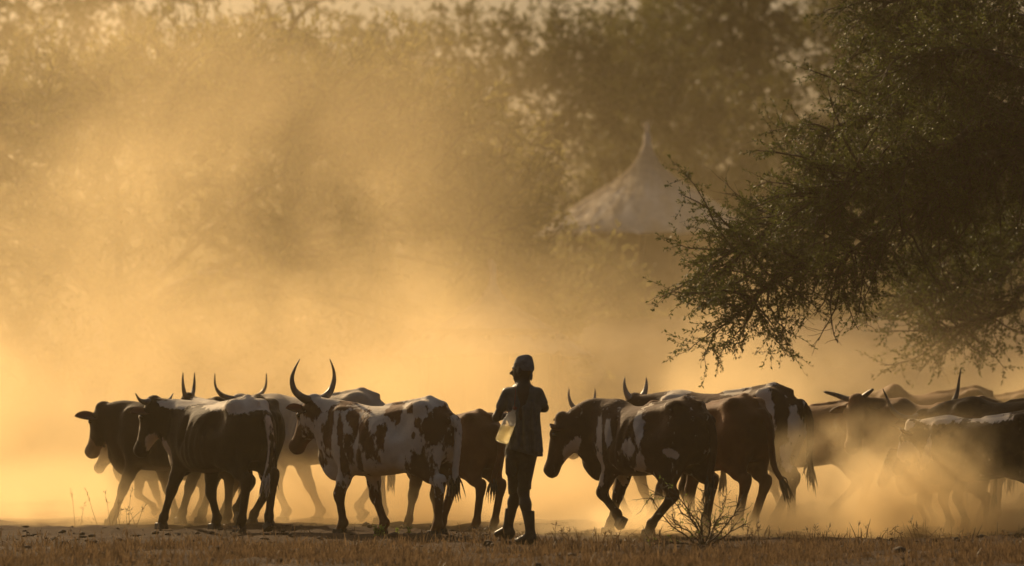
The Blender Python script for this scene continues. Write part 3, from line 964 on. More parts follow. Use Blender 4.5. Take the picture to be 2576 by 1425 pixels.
        o = fast_mesh('boot', v, q, boot_m, root, smooth=True)
    # cap
    C = Field((-.2, -.15, 1.36), (.2, .2, 1.66), .008)
    cc = hc + up * .035
    C.ell(cc + A((.004, 0, -.006)), (fd, rt, up), (.093, .076, .100), .02)
    C.cone(cc + A((.046, -.012, -.02)), cc + A((.050, -.012, .062)), .040, .030, .02)      # crumpled back of the crown
    C.cone(cc + A((-.03, -.01, .062)), cc + A((.03, -.012, .075)), .026, .026, .02)
    C.cone(cc + A((-.05, -.03, .02)), cc + A((.0, -.06, .04)), .02, .02, .02)
    C.cut_below(1.462)
    br = cc + fd * .098 + A((0, 0, -.040))
    C.ell(br, (norm(fd + A((0, 0, -.75))), rt, norm(up + fd * .75)), (.036, .050, .011), .012)
    C.ell(cc + A((.066, -.030, -.075)), AX, (.015, .030, .044), .012)       # loose flap at the neck
    v, q = C.mesh()
    fast_mesh('cap', v, q, cap_m, root, smooth=True)
    # eyes
    for s_ in (-1, 1):
        me = bpy.data.meshes.new('eye'); bm = bmesh.new(); bmesh.ops.create_icosphere(bm, subdivisions=2, radius=.011); bm.to_mesh(me); bm.free(); me.materials.append(M_EYE)
        e = link(bpy.data.objects.new('eye', me), root); e.location = hc + fd * .079 + rt * .03 * s_ + up * .012
    return root, X0, Y0, sL


PERSON, PX, PY, PSL = make_person()


def lathe(prof, n=28):
    v, f = [], []
    for (r, z) in prof:
        for i in range(n):
            a = 2 * math.pi * i / n
            v.append((r * math.cos(a), r * math.sin(a), z))
    for k in range(len(prof) - 1):
        for i in range(n):
            j = (i + 1) % n
            f.append((k * n + i, k * n + j, (k + 1) * n + j, (k + 1) * n + i))
    v.append((0, 0, prof[0][1])); v.append((0, 0, prof[-1][1]))
    for i in range(n):
        j = (i + 1) % n
        f.append((len(v) - 2, j, i)); f.append((len(v) - 1, (len(prof) - 1) * n + i, (len(prof) - 1) * n + j))
    return v, f


def make_bottle():
    gz = ground_z(PX, PY)
    base, top = Vector((-.172, -.185, .868)), Vector((-.062, -.150, 1.150))
    ax = (top - base).normalized()
    rot = ax.to_track_quat('Z', 'Y').to_matrix().to_4x4()
    root = empty('bottle', (PX + base.x, PY + base.y, gz + base.z), 0,
                 'clear plastic bottle half full of pale yellow liquid slung at the hip', 'bottle')
    m, t, b = new_mat('clear_plastic')
    b.inputs['Base Color'].default_value = (.95, .96, .93, 1); b.inputs['Roughness'].default_value = .06
    b.inputs['Transmission Weight'].default_value = 1.0; b.inputs['IOR'].default_value = 1.12
    tr = t.nodes.new('ShaderNodeBsdfTranslucent'); tr.inputs[0].default_value = (.95, .93, .88, 1)
    mx = t.nodes.new('ShaderNodeMixShader'); mx.inputs[0].default_value = .22
    t.links.new(b.outputs[0], mx.inputs[1]); t.links.new(tr.outputs[0], mx.inputs[2]); t.links.new(mx.outputs[0], t.nodes['Material Output'].inputs['Surface'])
    ml, t, b = new_mat('cloudy_liquid')
    b.inputs['Base Color'].default_value = (1.0, .90, .62, 1); b.inputs['Roughness'].default_value = .08
    b.inputs['Transmission Weight'].default_value = 1.0; b.inputs['IOR'].default_value = 1.33
    tr = t.nodes.new('ShaderNodeBsdfTranslucent'); tr.inputs[0].default_value = (.97, .84, .5, 1)
    mx = t.nodes.new('ShaderNodeMixShader'); mx.inputs[0].default_value = .6
    t.links.new(b.outputs[0], mx.inputs[1]); t.links.new(tr.outputs[0], mx.inputs[2]); t.links.new(mx.outputs[0], t.nodes['Material Output'].inputs['Surface'])
    pr = [(.030, .006), (.041, .0), (.0475, .012), (.048, .05), (.0465, .058), (.048, .066), (.048, .145), (.0465, .152), (.048, .16), (.046, .19), (.036, .235), (.022, .268), (.0145, .285), (.0145, .30)]
    pr = [(r_ * (1.18 if z_ < .25 else 1.0), z_) for r_, z_ in pr]
    v, f = lathe(pr)
    o = mesh_obj('bottle_body', v, f, m, root); o.matrix_local = rot
    pl = [(r * .93, z * .985 + .003) for r, z in pr[1:-2]]
    v, f = lathe(pl)
    me = bpy.data.meshes.new('liquid'); me.from_pydata(v, [], f)
    bm = bmesh.new(); bm.from_mesh(me)
    bmesh.ops.recalc_face_normals(bm, faces=bm.faces)
    inv = rot.inverted()
    lvl = inv @ Vector((0, 0, 1.003 - base.z)); nrm = (inv.to_3x3() @ Vector((0, 0, 1)))
    r = bmesh.ops.bisect_plane(bm, geom=bm.verts[:] + bm.edges[:] + bm.faces[:], plane_co=lvl, plane_no=nrm, clear_outer=True)
    bmesh.ops.contextual_create(bm, geom=[e for e in r['geom_cut'] if isinstance(e, bmesh.types.BMEdge)])
    bm.to_mesh(me); bm.free(); me.materials.append(ml)
    lo = link(bpy.data.objects.new('liquid', me), root); lo.matrix_local = rot
    red = simple_mat('red_plastic', (.13, .014, .010), rough=.5)
    v, f = lathe([(.017, .296), (.018, .298), (.018, .318), (.016, .321)])
    c = mesh_obj('bottle_cap', v, f, red, root); c.matrix_local = rot
    T = Tubes()
    a = rot @ Vector((0, 0, .29))
    p = [a, Vector((.118, .04, .41)), Vector((.112, .085, .475)), Vector((.118, .16, .495)), Vector((.135, .24, .46)), Vector((.12, .31, .36)), Vector((.04, .30, .25)), Vector((.02, .10, .25)), a + Vector((-.01, 0, -.005))]
    T.add(catmull(p, 40), np.full(40, .0035), 5)
    T.build('strap', red, root)


make_bottle()
# ------------------------------------------------------------------ vegetation
M_BARK = simple_mat('bark', (0.030, 0.021, 0.014), (0.075, 0.052, 0.034), 9, 0.9, 0.6, 30)
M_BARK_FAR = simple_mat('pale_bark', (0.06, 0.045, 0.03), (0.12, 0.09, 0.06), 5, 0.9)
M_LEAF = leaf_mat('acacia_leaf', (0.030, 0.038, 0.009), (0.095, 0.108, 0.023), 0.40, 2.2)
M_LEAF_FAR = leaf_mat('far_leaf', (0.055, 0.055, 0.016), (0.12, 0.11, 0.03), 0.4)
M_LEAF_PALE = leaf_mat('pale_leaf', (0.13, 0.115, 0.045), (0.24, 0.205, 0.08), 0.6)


def nrm_rows(a):
    return a / (np.linalg.norm(a, axis=1)[:, None] + 1e-9)


def leaf_mesh(name, pos, dirs, length, width, mat, parent, rg):
    """one leaf-shaped quad at every position"""
    n = len(pos)
    u = nrm_rows(dirs)
    w = nrm_rows(np.cross(u, rg.normal(size=(n, 3))))
    L = np.asarray(length).reshape(-1, 1) * np.ones((n, 1)); Wd = np.asarray(width).reshape(-1, 1) * np.ones((n, 1))
    v = np.stack([pos, pos + u * L * .5 + w * Wd, pos + u * L, pos + u * L * .5 - w * Wd], 1).reshape(-1, 3)
    q = np.arange(4 * n).reshape(n, 4)
    return fast_mesh(name, v, q, mat, parent)


def grow(rg, p0, d, L, n, droop, wob):
    """a wandering shoot of n points"""
    p = [np.array(p0, float)]
    d = norm(d)
    for i in range(n - 1):
        d = norm(d + rg.normal(0, wob, 3) + np.array([0, 0, droop]))
        p.append(p[-1] + d * L / (n - 1))
    return np.array(p)


def grow_many(rg, p0, d, L, n, droop, wob):
    p = [p0]; d = nrm_rows(d)
    for i in range(n - 1):
        d = d + rg.normal(0, wob, d.shape); d[:, 2] += droop
        d = nrm_rows(d)
        p.append(p[-1] + d * (L / (n - 1))[:, None])
    return np.stack(p, 1)


def bough_tree(name, label, cat, boughs, trunk, bark, leafm, seed, sec_per_m, twigs, sec_len, twig_len, leaf_n, leaf_l, leaf_w, out_bias, droop, group=None, s_min=0.15, bare=0.0, twig_r=.0035, dead_under=0.0, tip_bias=1.0, centre=None, radial=0.0, tw_n=5):
    """boughs: control points of the main limbs; side branches, twigs and leaves grow from them"""
    rg = np.random.default_rng(seed)
    tr_r = trunk[-1][3]
    trunk = [p[:3] for p in trunk]
    base = trunk[0]
    root = empty(name, tuple(base), 0, label, cat, group)
    off = np.array(base)
    T, C = Tubes(), Tubes()
    tp = catmull(trunk, 12) - off
    T.add(tp, np.linspace(tr_r, tr_r * .65, 12), 9)
    SP, SD, SL, SDR, SB = [], [], [], [], []
    for bl in boughs:
        r0 = bl[0]
        pts = catmull(bl[1], 24) - off
        seg = np.linalg.norm(np.diff(pts, axis=0), axis=1).sum()
        T.add(pts, np.linspace(r0, r0 * .16, 24), 7)
        n = max(2, int(seg * sec_per_m))
        t = (s_min + (1 - s_min) * rg.random(n) ** tip_bias) * 23
        k = np.minimum(22, t.astype(int))
        SP.append(pts[k] + (pts[k + 1] - pts[k]) * (t - k)[:, None])
        d = nrm_rows(pts[k + 1] - pts[k]) * .55 + rg.normal(0, .62, (n, 3)) + np.array(out_bias)
        if centre is not None:
            d += nrm_rows(SP[-1] + off - np.array(centre)) * radial
        under = rg.random(n) < dead_under
        d[under] = np.stack([rg.normal(-.1, .4, n), rg.normal(0, .4, n), np.full(n, -1.0)], 1)[under]
        SD.append(d); SL.append(rg.uniform(sec_len[0], sec_len[1], n)); SDR.append(np.where(under, -.03, droop))
        SB.append((under & (rg.random(n) < .6)) | (rg.random(n) < bare))
    SP, SD, SL, SDR, SB = np.vstack(SP), np.vstack(SD), np.concatenate(SL), np.concatenate(SDR), np.concatenate(SB)
    sec = grow_many(rg, SP, SD, SL, 9, SDR, .16)
    n = len(sec)
    C.add_many(sec, (SL[:, None] + .3) * .012 * np.linspace(1, .3, 9)[None, :], 4)
    m = n * twigs
    own = np.repeat(np.arange(n), twigs)
    t = rg.uniform(.12, 1, m) * 8; k = np.minimum(7, t.astype(int))
    q0 = sec[own, k] + (sec[own, k + 1] - sec[own, k]) * (t - k)[:, None]
    dd = nrm_rows(sec[own, k + 1] - sec[own, k]) * .7 + rg.normal(0, .55, (m, 3)) + np.array(out_bias) * .5
    if centre is not None:
        dd += nrm_rows(q0 + off - np.array(centre)) * radial
    l2 = rg.uniform(twig_len[0], twig_len[1], m)
    tw = grow_many(rg, q0, dd, l2, tw_n, SDR[own] * .8, .17)
    C.add_many(tw, np.linspace(twig_r, twig_r * .45, tw_n), 3)
    lf = tw[~SB[own]]; ll = l2[~SB[own]]
    o2 = np.repeat(np.arange(len(lf)), leaf_n)
    t = rg.uniform(.05, 1, len(o2)) * (tw_n - 1); k = np.minimum(tw_n - 2, t.astype(int))
    LP = lf[o2, k] + (lf[o2, k + 1] - lf[o2, k]) * (t - k)[:, None] + rg.normal(0, .008, (len(o2), 3))
    LD = lf[o2, k + 1] - lf[o2, k] + rg.normal(0, .22, (len(o2), 3)) * ll[o2][:, None]
    T.build('trunk', bark, root)
    tag(C.build('branches', bark, root), kind='stuff')
    n = len(LP)
    leaf_mesh('crown', LP, LD, rg.uniform(.6, 1.25, n) * leaf_l, rg.uniform(.7, 1.2, n) * leaf_w, leafm, root, rg)
    return root


def b_(*pts):
    return [tuple(P(qx, qy, Y)) for qx, qy, Y in pts]


# the acacia overhanging from the right: its stem stands beyond the frame
tx, ty = 8.3, 48.5
bough_tree('acacia_tree', 'dark thorny acacia overhanging from the right edge with drooping leafy boughs', 'tree',
           [(.11, [(tx - .2, ty, 3.2), *b_((2640, 360, 48), (2420, 410, 47.5), (2220, 520, 47), (2060, 640, 46.6), (1930, 720, 46.3), (1865, 780, 46.2))]),
            (.10, [(tx - .2, ty, 3.3), *b_((2600, 290, 48.2), (2380, 340, 48), (2180, 430, 47.6), (2020, 530, 47.2), (1900, 605, 47), (1845, 660, 46.9))]),
            (.09, [(tx, ty, 3.5), *b_((2580, 200, 48.6), (2400, 230, 48.6), (2260, 270, 48.3), (2130, 310, 48.0), (2080, 330, 47.9))]),
            (.09, [(tx, ty, 3.8), *b_((2600, 60, 49), (2450, 70, 49), (2330, 90, 49), (2220, 120, 48.8))]),
            (.08, [(tx, ty, 4.0), *b_((2620, -60, 48), (2450, -40, 48.2), (2350, -20, 48.4), (2220, 10, 48.4))]),
            (.08, [(tx, ty, 3.4), *b_((2560, 320, 47), (2400, 360, 46.4), (2250, 410, 46.0), (2140, 450, 45.8), (2060, 500, 45.7))]),
            (.07, [(tx, ty, 3.1), *b_((2570, 390, 47), (2420, 450, 46.5), (2280, 530, 46.2), (2170, 610, 46), (2110, 660, 46))]),
            (.07, [(tx, ty, 3.0), *b_((2600, 400, 48), (2500, 430, 47.4), (2400, 470, 47.0), (2330, 510, 46.8))]),
            (.07, [(tx, ty, 3.2), *b_((2560, 280, 49.8), (2400, 220, 50.2), (2280, 200, 50.5))]),
            (.07, [(tx, ty, 3.2), *b_((2560, 180, 47), (2460, 130, 46.5), (2360, 140, 46.2))])],
           [(tx + .5, ty, 0, .2), (tx + .2, ty, 1.2, .2), (tx, ty, 2.4, .2), (tx - .1, ty, 3.4, .2)],
           M_BARK, M_LEAF, 11, sec_per_m=15, twigs=13, sec_len=(.35, 1.05), twig_len=(.14, .40), leaf_n=23, leaf_l=.043, leaf_w=.0085,
           out_bias=(-.28, 0, .04), droop=-.04, s_min=.10, bare=.08, dead_under=.20)
# second, hazier acacia lower at the right edge
tx2, ty2 = 9.2, 54
bough_tree('acacia_tree', 'smaller hazy acacia with low spreading boughs at the right edge, behind cattle', 'tree',
           [(.08, [(tx2, ty2, 2.2), *b_((2640, 620, 54), (2520, 690, 53.5), (2400, 720, 53), (2340, 750, 53))]),
            (.07, [(tx2, ty2, 2.4), *b_((2640, 560, 54.5), (2530, 600, 54.5), (2440, 620, 54), (2370, 640, 54))]),
            (.07, [(tx2, ty2, 2.0), *b_((2640, 720, 53), (2540, 780, 53), (2440, 810, 52.6), (2370, 835, 52.4))]),
            (.06, [(tx2, ty2, 2.4), *b_((2660, 500, 55), (2560, 530, 55.5), (2480, 560, 55.5))])],
           [(tx2 + .3, ty2, 0, .16), (tx2 + .2, ty2, .8, .16), (tx2, ty2, 1.5, .16), (tx2, ty2, 2.3, .16)],
           M_BARK, M_LEAF, 12, sec_per_m=11, twigs=9, sec_len=(.35, 1.0), twig_len=(.2, .5), leaf_n=20, leaf_l=.045, leaf_w=.011,
           out_bias=(-.35, 0, .0), droop=-.02, s_min=.1, bare=.06)


def dome_tree(name, label, qc, Y, qtop, rx, seed, n_sec=800, n_b=12, leafm=None, group='trees behind the dust', p=2.6, leaf_l=.12, leaf_w=.022, sec_len=(.35, .95), twig_len=(.3, .75),
              twigs=6, leaf_n=11, base_q=None, ry=None, low=0.0, droop=-.03):
    """spreading thorn tree: a short stem, limbs fanning out, and a thick domed shell of leafy shoots"""
    rg = np.random.default_rng(seed)
    cx = X_(qc, Y)
    top = P(qc, qtop, Y).z
    bx = X_(base_q, Y) if base_q is not None else cx
    gz = ground_z(bx, Y)
    ry = ry or rx * .6
    fork = np.array((bx, Y, gz + min(1.2, (top - gz) * .2)))
    h = top - gz - low
    root = empty(name, (bx, Y, gz), 0, label, 'tree' if 'tree' in name else 'bush', group)
    off = np.array((bx, Y, gz))
    T, C = Tubes(), Tubes()
    T.add(catmull([(0.1, 0, -.1), (.05, 0, .4), (0, 0, .8), tuple(fork - off)], 8), np.linspace(.22, .15, 8), 7)

    def shell(n, k0, k1):
        u = rg.uniform(-1, 1, n); th = rg.uniform(0, 2 * np.pi, n)
        # points of a dome: direction first, then the radius at which it leaves the superellipsoid
        el = np.arcsin(rg.uniform(0.0, 1, n)); th = np.where(rg.random(n) < .72, -np.pi * rg.random(n), th)
        d = np.stack([np.cos(el) * np.cos(th), np.cos(el) * np.sin(th), np.sin(el)], 1)
        r = 1 / ((np.abs(d) ** p).sum(1) ** (1 / p))
        k = rg.uniform(k0, k1, n) * (1 + .05 * np.sin(5 * th + seed) * np.cos(4 * el + seed) + .035 * np.sin(11 * th + 2 * seed))
        w = d * (r * k)[:, None]
        return np.array((cx, Y, gz + low)) + w * np.array((rx, ry, h)) - off, d / np.array((rx, ry, h)) * rx
    ends, _ = shell(n_b, .75, .9)
    f = fork - off
    for e in ends:
        m1 = f + (e - f) * .35 + np.array([0, 0, .10 * h]) + rg.normal(0, .12, 3)
        m2 = f + (e - f) * .7 + np.array([0, 0, .08 * h]) + rg.normal(0, .12, 3)
        T.add(catmull([f, m1, m2, e], 12), np.linspace(.085, .02, 12), 5)
    p0, nd = shell(n_sec, .72, .97)
    L = rg.uniform(sec_len[0], sec_len[1], n_sec)
    sec = grow_many(rg, p0, nrm_rows(nd) * .8 + rg.normal(0, .55, (n_sec, 3)) + np.array([0, 0, .1]), L, 6, np.full(n_sec, droop), .16)
    C.add_many(sec, np.linspace(.016, .005, 6), 3)
    own = np.repeat(np.arange(n_sec), twigs)
    m = len(own)
    t = rg.uniform(0, 1, m) * 5; k = np.minimum(4, t.astype(int))
    q0 = sec[own, k] + (sec[own, k + 1] - sec[own, k]) * (t - k)[:, None]
    l2 = rg.uniform(twig_len[0], twig_len[1], m)
    tw = grow_many(rg, q0, nrm_rows(sec[own, k + 1] - sec[own, k]) * .8 + rg.normal(0, .5, (m, 3)) + np.array([0, 0, .05]), l2, 4, np.full(m, droop), .2)
    if Y < 90:
        C.add_many(tw, np.linspace(.007, .003, 4), 3)
    else:
        leaf_n, leaf_l, leaf_w = 18, leaf_l * .7, leaf_w * .75
    o2 = np.repeat(np.arange(m), leaf_n)
    t = rg.uniform(0, 1, len(o2)) * 3; k = np.minimum(2, t.astype(int))
    seg = tw[o2, k + 1] - tw[o2, k]
    LP = tw[o2, k] + seg * (t - k)[:, None] + rg.normal(0, .012, (len(o2), 3))
    LD = nrm_rows(seg) + rg.normal(0, .55, (len(o2), 3))
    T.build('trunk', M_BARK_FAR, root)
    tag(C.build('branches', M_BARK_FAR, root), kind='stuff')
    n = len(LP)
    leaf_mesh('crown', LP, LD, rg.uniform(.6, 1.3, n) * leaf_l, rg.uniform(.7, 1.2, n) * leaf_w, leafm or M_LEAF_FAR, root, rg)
    return root


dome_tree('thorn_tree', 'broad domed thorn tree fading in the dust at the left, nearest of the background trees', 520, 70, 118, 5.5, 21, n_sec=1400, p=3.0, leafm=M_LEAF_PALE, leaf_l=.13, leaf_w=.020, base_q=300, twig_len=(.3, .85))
dome_tree('thorn_tree', 'second domed thorn tree rising behind the broad left one', 1330, 101, 34, 5.4, 23, n_sec=1050, p=2.6, leaf_l=.15, leaf_w=.034)
dome_tree('thorn_tree', 'dark tall tree behind the pointed hut roof, top of picture', 2010, 112, -170, 4.9, 24, n_sec=900, p=3.4, leaf_l=.17, leaf_w=.044)
dome_tree('thorn_tree', 'dim tree between the second dome and the dark tall tree', 1700, 118, -90, 2.3, 28, n_sec=430, p=3.4, leaf_l=.18, leaf_w=.048)
dome_tree('thorn_tree', 'hazy tree at the upper left corner with sky glinting through', 120, 96, -110, 5.0, 25, n_sec=520, p=3.0, leaf_l=.14, leaf_w=.034)
dome_tree('thorn_tree', 'low rounded tree under the bright sky gap, top centre-left', 830, 110, 66, 4.6, 30, n_sec=420, p=2.8, leaf_l=.16, leaf_w=.040)
dome_tree('thorn_tree', 'far tree behind the right-hand acacia boughs', 2440, 106, -100, 5.0, 29, n_sec=420, p=3.0, leaf_l=.17, leaf_w=.046)
dome_tree('thorn_bush', 'pale feathery bush just below the eave of the pointed hut', 1370, 80, 690, 1.3, 33, n_sec=150, group=None, leafm=M_LEAF_PALE, n_b=6)
dome_tree('thorn_bush', 'dim low bush under the dark tall tree, right of the pointed hut', 1930, 98, 400, 2.4, 32, n_sec=240, group=None, leaf_l=.14, leaf_w=.03, n_b=6)
# a thin-crowned tree whose forked limbs stand against the sky
_fk = P(715, 120, 106)
_g27 = ground_z(_fk.x, 106)
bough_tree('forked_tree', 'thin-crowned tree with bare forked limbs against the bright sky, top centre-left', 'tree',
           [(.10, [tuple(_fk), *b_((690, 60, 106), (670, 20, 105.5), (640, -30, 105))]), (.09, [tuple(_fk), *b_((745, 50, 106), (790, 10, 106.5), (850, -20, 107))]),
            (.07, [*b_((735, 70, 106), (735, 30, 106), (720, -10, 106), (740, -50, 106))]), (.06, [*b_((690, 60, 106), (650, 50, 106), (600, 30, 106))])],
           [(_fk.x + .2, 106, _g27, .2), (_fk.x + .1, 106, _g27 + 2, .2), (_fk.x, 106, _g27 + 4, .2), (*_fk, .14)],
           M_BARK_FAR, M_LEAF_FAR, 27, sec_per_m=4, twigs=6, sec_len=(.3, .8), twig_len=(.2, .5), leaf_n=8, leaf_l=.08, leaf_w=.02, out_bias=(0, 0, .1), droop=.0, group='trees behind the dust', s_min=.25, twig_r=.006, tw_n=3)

# ------------------------------------------------------------------ thatched huts on the bank
M_THATCH = simple_mat('thatch', (0.58, 0.50, 0.40), (0.76, 0.67, 0.55), 9, 0.95, 0.8, 40)
M_POLE = simple_mat('pole_wood', (0.12, 0.085, 0.055), (0.2, 0.15, 0.1), 8, 0.9)
M_MUD = simple_mat('mud_wall', (0.16, 0.11, 0.07), (0.24, 0.17, 0.11), 3, 0.95)


def hut(label, q, Y, qapex, qeave, r, seed, wall_r=None):
    rg = np.random.default_rng(seed)
    cx = X_(q, Y); gz = ground_z(cx, Y)
    za, ze = P(q, qapex, Y).z - gz, P(q, qeave, Y).z - gz
    root = empty('thatched_hut', (cx, Y, gz), 0, label, 'hut', None)
    H = za - ze
    prof = [(0.0, .0), (.030, .012), (.036, .12), (.06, .22), (.12, .33), (.22, .43), (.34, .52), (.50, .62), (.62, .71), (.82, .86), (1.0, 1.0), (.985, 1.02), (.6, .88), (.2, .6)]
    n = 72
    v, f = [], []
    for k, (rr, t) in enumerate(prof):
        for i in range(n):
            a = 2 * math.pi * i / n
            j = 1 + (rg.normal(0, .02) if 2 < k < 12 else 0)
            dz = rg.normal(0, .025) if k in (10, 11) else 0
            v.append((r * rr * j * math.cos(a), r * rr * j * math.sin(a), za - H * t + dz))
    for k in range(len(prof) - 1):
        for i in range(n):
            j = (i + 1) % n
            f.append((k * n + i, (k + 1) * n + i, (k + 1) * n + j, k * n + j))
    roof = mesh_obj('roof', v, f, M_THATCH, root)
    # loose straw lying down the slope
    T = Tubes()
    pr = np.array(prof[2:11])
    for i in range(1500):
        a = rg.uniform(0, 2 * math.pi); t0 = rg.uniform(.12, .97)
        rr = np.interp(t0, pr[:, 1], pr[:, 0]); t1 = min(1.06, t0 + rg.uniform(.08, .16)); r1 = np.interp(t1, pr[:, 1], pr[:, 0]) + max(0, t1 - 1)
        a1 = a + rg.normal(0, .03)
        lift = rg.uniform(.012, .05)
        T.add([(r * rr * math.cos(a), r * rr * math.sin(a), za - H * t0 + .006), (r * r1 * 1.01 * math.cos(a1), r * r1 * 1.01 * math.sin(a1), za - H * t1 + lift)], [.008, .005], 3)
    tag(T.build('loose_straw', M_THATCH, roof), kind='stuff')
    tp = Tubes()
    tp.add([(0, 0, za - .1), (.01, 0, za + .12), (-.02, 0, za + .22)], [.05, .035, .012], 7)
    for i in range(10):
        d = rg.normal(0, .05, 2)
        tp.add([(0, 0, za + .02), (d[0], d[1], za + .16 + rg.uniform(0, .1))], [.012, .004], 4)
    tp.build('finial', M_THATCH, roof)
    wr = wall_r or r * .72
    v, f = lathe([(wr, 0.0), (wr * 1.01, ze * .5), (wr, ze + .35)], 40)
    mesh_obj('wall', v, f, M_MUD, root)
    for i in range(18):
        a = 2 * math.pi * i / 18 + .1
        tt = Tubes()
        tt.add([(wr * 1.06 * math.cos(a), wr * 1.06 * math.sin(a), -.05), (wr * 1.05 * math.cos(a), wr * 1.05 * math.sin(a), ze * .6), (wr * 1.06 * math.cos(a), wr * 1.06 * math.sin(a), ze + .25)], [.05, .045, .04], 6)
        tt.build('post', M_POLE, root)
    return root


hut('pointed conical thatched hut roof rising out of the dust right of centre', 1628, 90, 335, 592, 2.2, 41)
hut('faint thatched hut lower down behind the dust, behind the person', 1240, 66, 690, 890, 1.35, 42)

# ------------------------------------------------------------------ things lying on the bank
M_ORANGE = simple_mat('orange_sheet', (0.75, 0.33, 0.05), rough=.6)
M_WHITE = simple_mat('white_sheet', (0.7, 0.68, 0.64), (0.8, 0.78, 0.74), 6, .7)
M_GREYS = simple_mat('grey_bundle', (0.25, 0.2, 0.16), (0.4, 0.34, 0.27), 5, .9)


def bundle(name, label, cat, q, qy, w, h, mat, seed):
    """crumpled heap or sack resting on the slope; found where its line of sight meets the bank"""
    Y = 60.0
    for i in range(400):
        Y = 60 + i * .08
        if P(q, qy, Y).z <= ground_z(X_(q, Y), Y): break
    rg = np.random.default_rng(seed)
    X = X_(q, Y)
    bm = bmesh.new(); bmesh.ops.create_icosphere(bm, subdivisions=3, radius=1)
    ph = rg.uniform(0, 6, 6)
    for v in bm.verts:
        c = v.co
        k = 1 + .22 * math.sin(4 * c.x + ph[0]) * math.sin(5 * c.z + ph[1]) + .14 * math.sin(9 * c.y + ph[2] + 4 * c.x) + .08 * math.sin(13 * c.z + ph[3])
        c.x *= w / 2 * k; c.y *= w * .35 * k; c.z = c.z * h / 2 * k + h * .42
    me = bpy.data.meshes.new(name); bm.to_mesh(me); bm.free(); me.materials.append(mat)
    me.polygons.foreach_set('use_smooth', [True] * len(me.polygons))
    o = link(bpy.data.objects.new(name, me)); o.location = (X, Y, ground_z(X, Y)); o.rotation_euler = (0, 0, rg.uniform(-.4, .4))
    tag(o, label, cat)


bundle('cloth_heap', 'crumpled orange cloth heap on the bank at far left, blurred by dust', 'cloth', 240, 796, .55, .16, M_ORANGE, 1)
bundle('cloth_heap', 'small orange cloth bundle on the bank above the pale cow', 'cloth', 628, 784, .22, .22, M_ORANGE, 2)
bundle('sack', 'grey sack heap lying on the bank left of the white sheet', 'sack', 740, 800, .8, .34, M_GREYS, 3)
bundle('cloth_heap', 'whitish sheet bundle at the right end of the sack heap', 'cloth', 809, 800, .3, .30, M_WHITE, 4)
bundle('cloth_heap', 'pale rag on the bank between the two orange bundles', 'cloth', 500, 806, .22, .07, M_WHITE, 5)

# ------------------------------------------------------------------ foreground: dry grass, stalks, shrub, small plants
M_STRAW = leaf_mat('straw', (0.045, 0.027, 0.014), (0.23, 0.148, 0.076), 0.35, 16.0)


def make_grass():
    rg = np.random.default_rng(51)
    n = 85000
    y = rg.uniform(33.6, 43.0, n)
    x = rg.uniform(-1, 1, n) * (y * .118 + .3)
    # sparser towards the trampled strip beside the herd
    edge = 39.6 + .0 * x
    keep = rg.random(n) < np.clip(1.05 - (y - 36.6) / 3.6, .03, 1) * np.clip(0.45 + .75 * np.sin(x * 2.3 + 1.9 * np.sin(y * 1.9)) * np.sin(y * 2.7 + 1.7 * np.sin(x * 1.1)), .02, 1)
    x, y = x[keep], y[keep]; n = len(x)
    z = bank(y) + lumps(x, y) - 0.01
    h = rg.gamma(2.2, .020, n) + .015
    h = np.clip(h, .02, .22)
    az = rg.uniform(0, 2 * np.pi, n); lean = rg.normal(0, .45, n)
    tip = np.stack([x + np.cos(az) * h * lean, y + np.sin(az) * h * lean, z + h], 1)
    w = rg.uniform(.0025, .0075, n)
    fa = rg.normal(0, .5, n)
    dx = np.stack([np.cos(fa) * w, np.sin(fa) * w, np.zeros(n)], 1)
    b = np.stack([x, y, z], 1)
    mid = b * .45 + tip * .55 + np.stack([-np.cos(az) * h * lean * .18, -np.sin(az) * h * lean * .18, np.zeros(n)], 1)
    v = np.stack([b - dx, b + dx, mid + dx * .8, mid - dx * .8, tip + dx * .2, tip - dx * .2], 1).reshape(-1, 3)
    i = np.arange(n)[:, None] * 6
    q = np.concatenate([i + np.array([[0, 1, 2, 3]]), i + np.array([[3, 2, 4, 5]])], 0)
    o = fast_mesh('grass', v, q, M_STRAW)
    tag(o, 'short dry trampled grass stubble across the foreground', 'grass', kind='stuff')


make_grass()


def stalk_tuft(label, qx, Y, n, hmin, hmax, seed, spread=.05, mat=None):
    rg = np.random.default_rng(seed)
    X = X_(qx, Y)
    root = empty('grass_tuft', (X, Y, ground_z(X, Y) - .01), 0, label, 'grass tuft', 'dry grass tufts along the trampled edge')
    T = Tubes(); LP, LD = [], []
    for i in range(n):
        h = rg.uniform(hmin, hmax)
        p = grow(rg, (rg.normal(0, spread), rg.normal(0, spread), 0), (rg.normal(0, .22), rg.normal(0, .22), 1), h, 7, -.02, .07)
        T.add(p, np.linspace(.0032, .0012, 7), 4)
        for k in range(9):
            t = rg.uniform(.68, 1); j = min(5, int(t * 6))
            LP.append(p[j] + (p[j + 1] - p[j]) * (t * 6 - j)); LD.append(p[j + 1] - p[j] + rg.normal(0, .03, 3))
        for k in range(3):
            LP.append(p[1] * rg.uniform(.2, 1.2)); LD.append(np.array([rg.normal(0, .6), rg.normal(0, .6), .6]))
    tag(T.build('stalks', M_STRAW, root), kind='stuff')
    m = len(LP)
    sh = leaf_mesh('seed_heads', np.array(LP), np.array(LD), rg.uniform(.025, .06, m), rg.uniform(.002, .0045, m), M_STRAW, root, rg)
    tag(sh, kind='stuff')


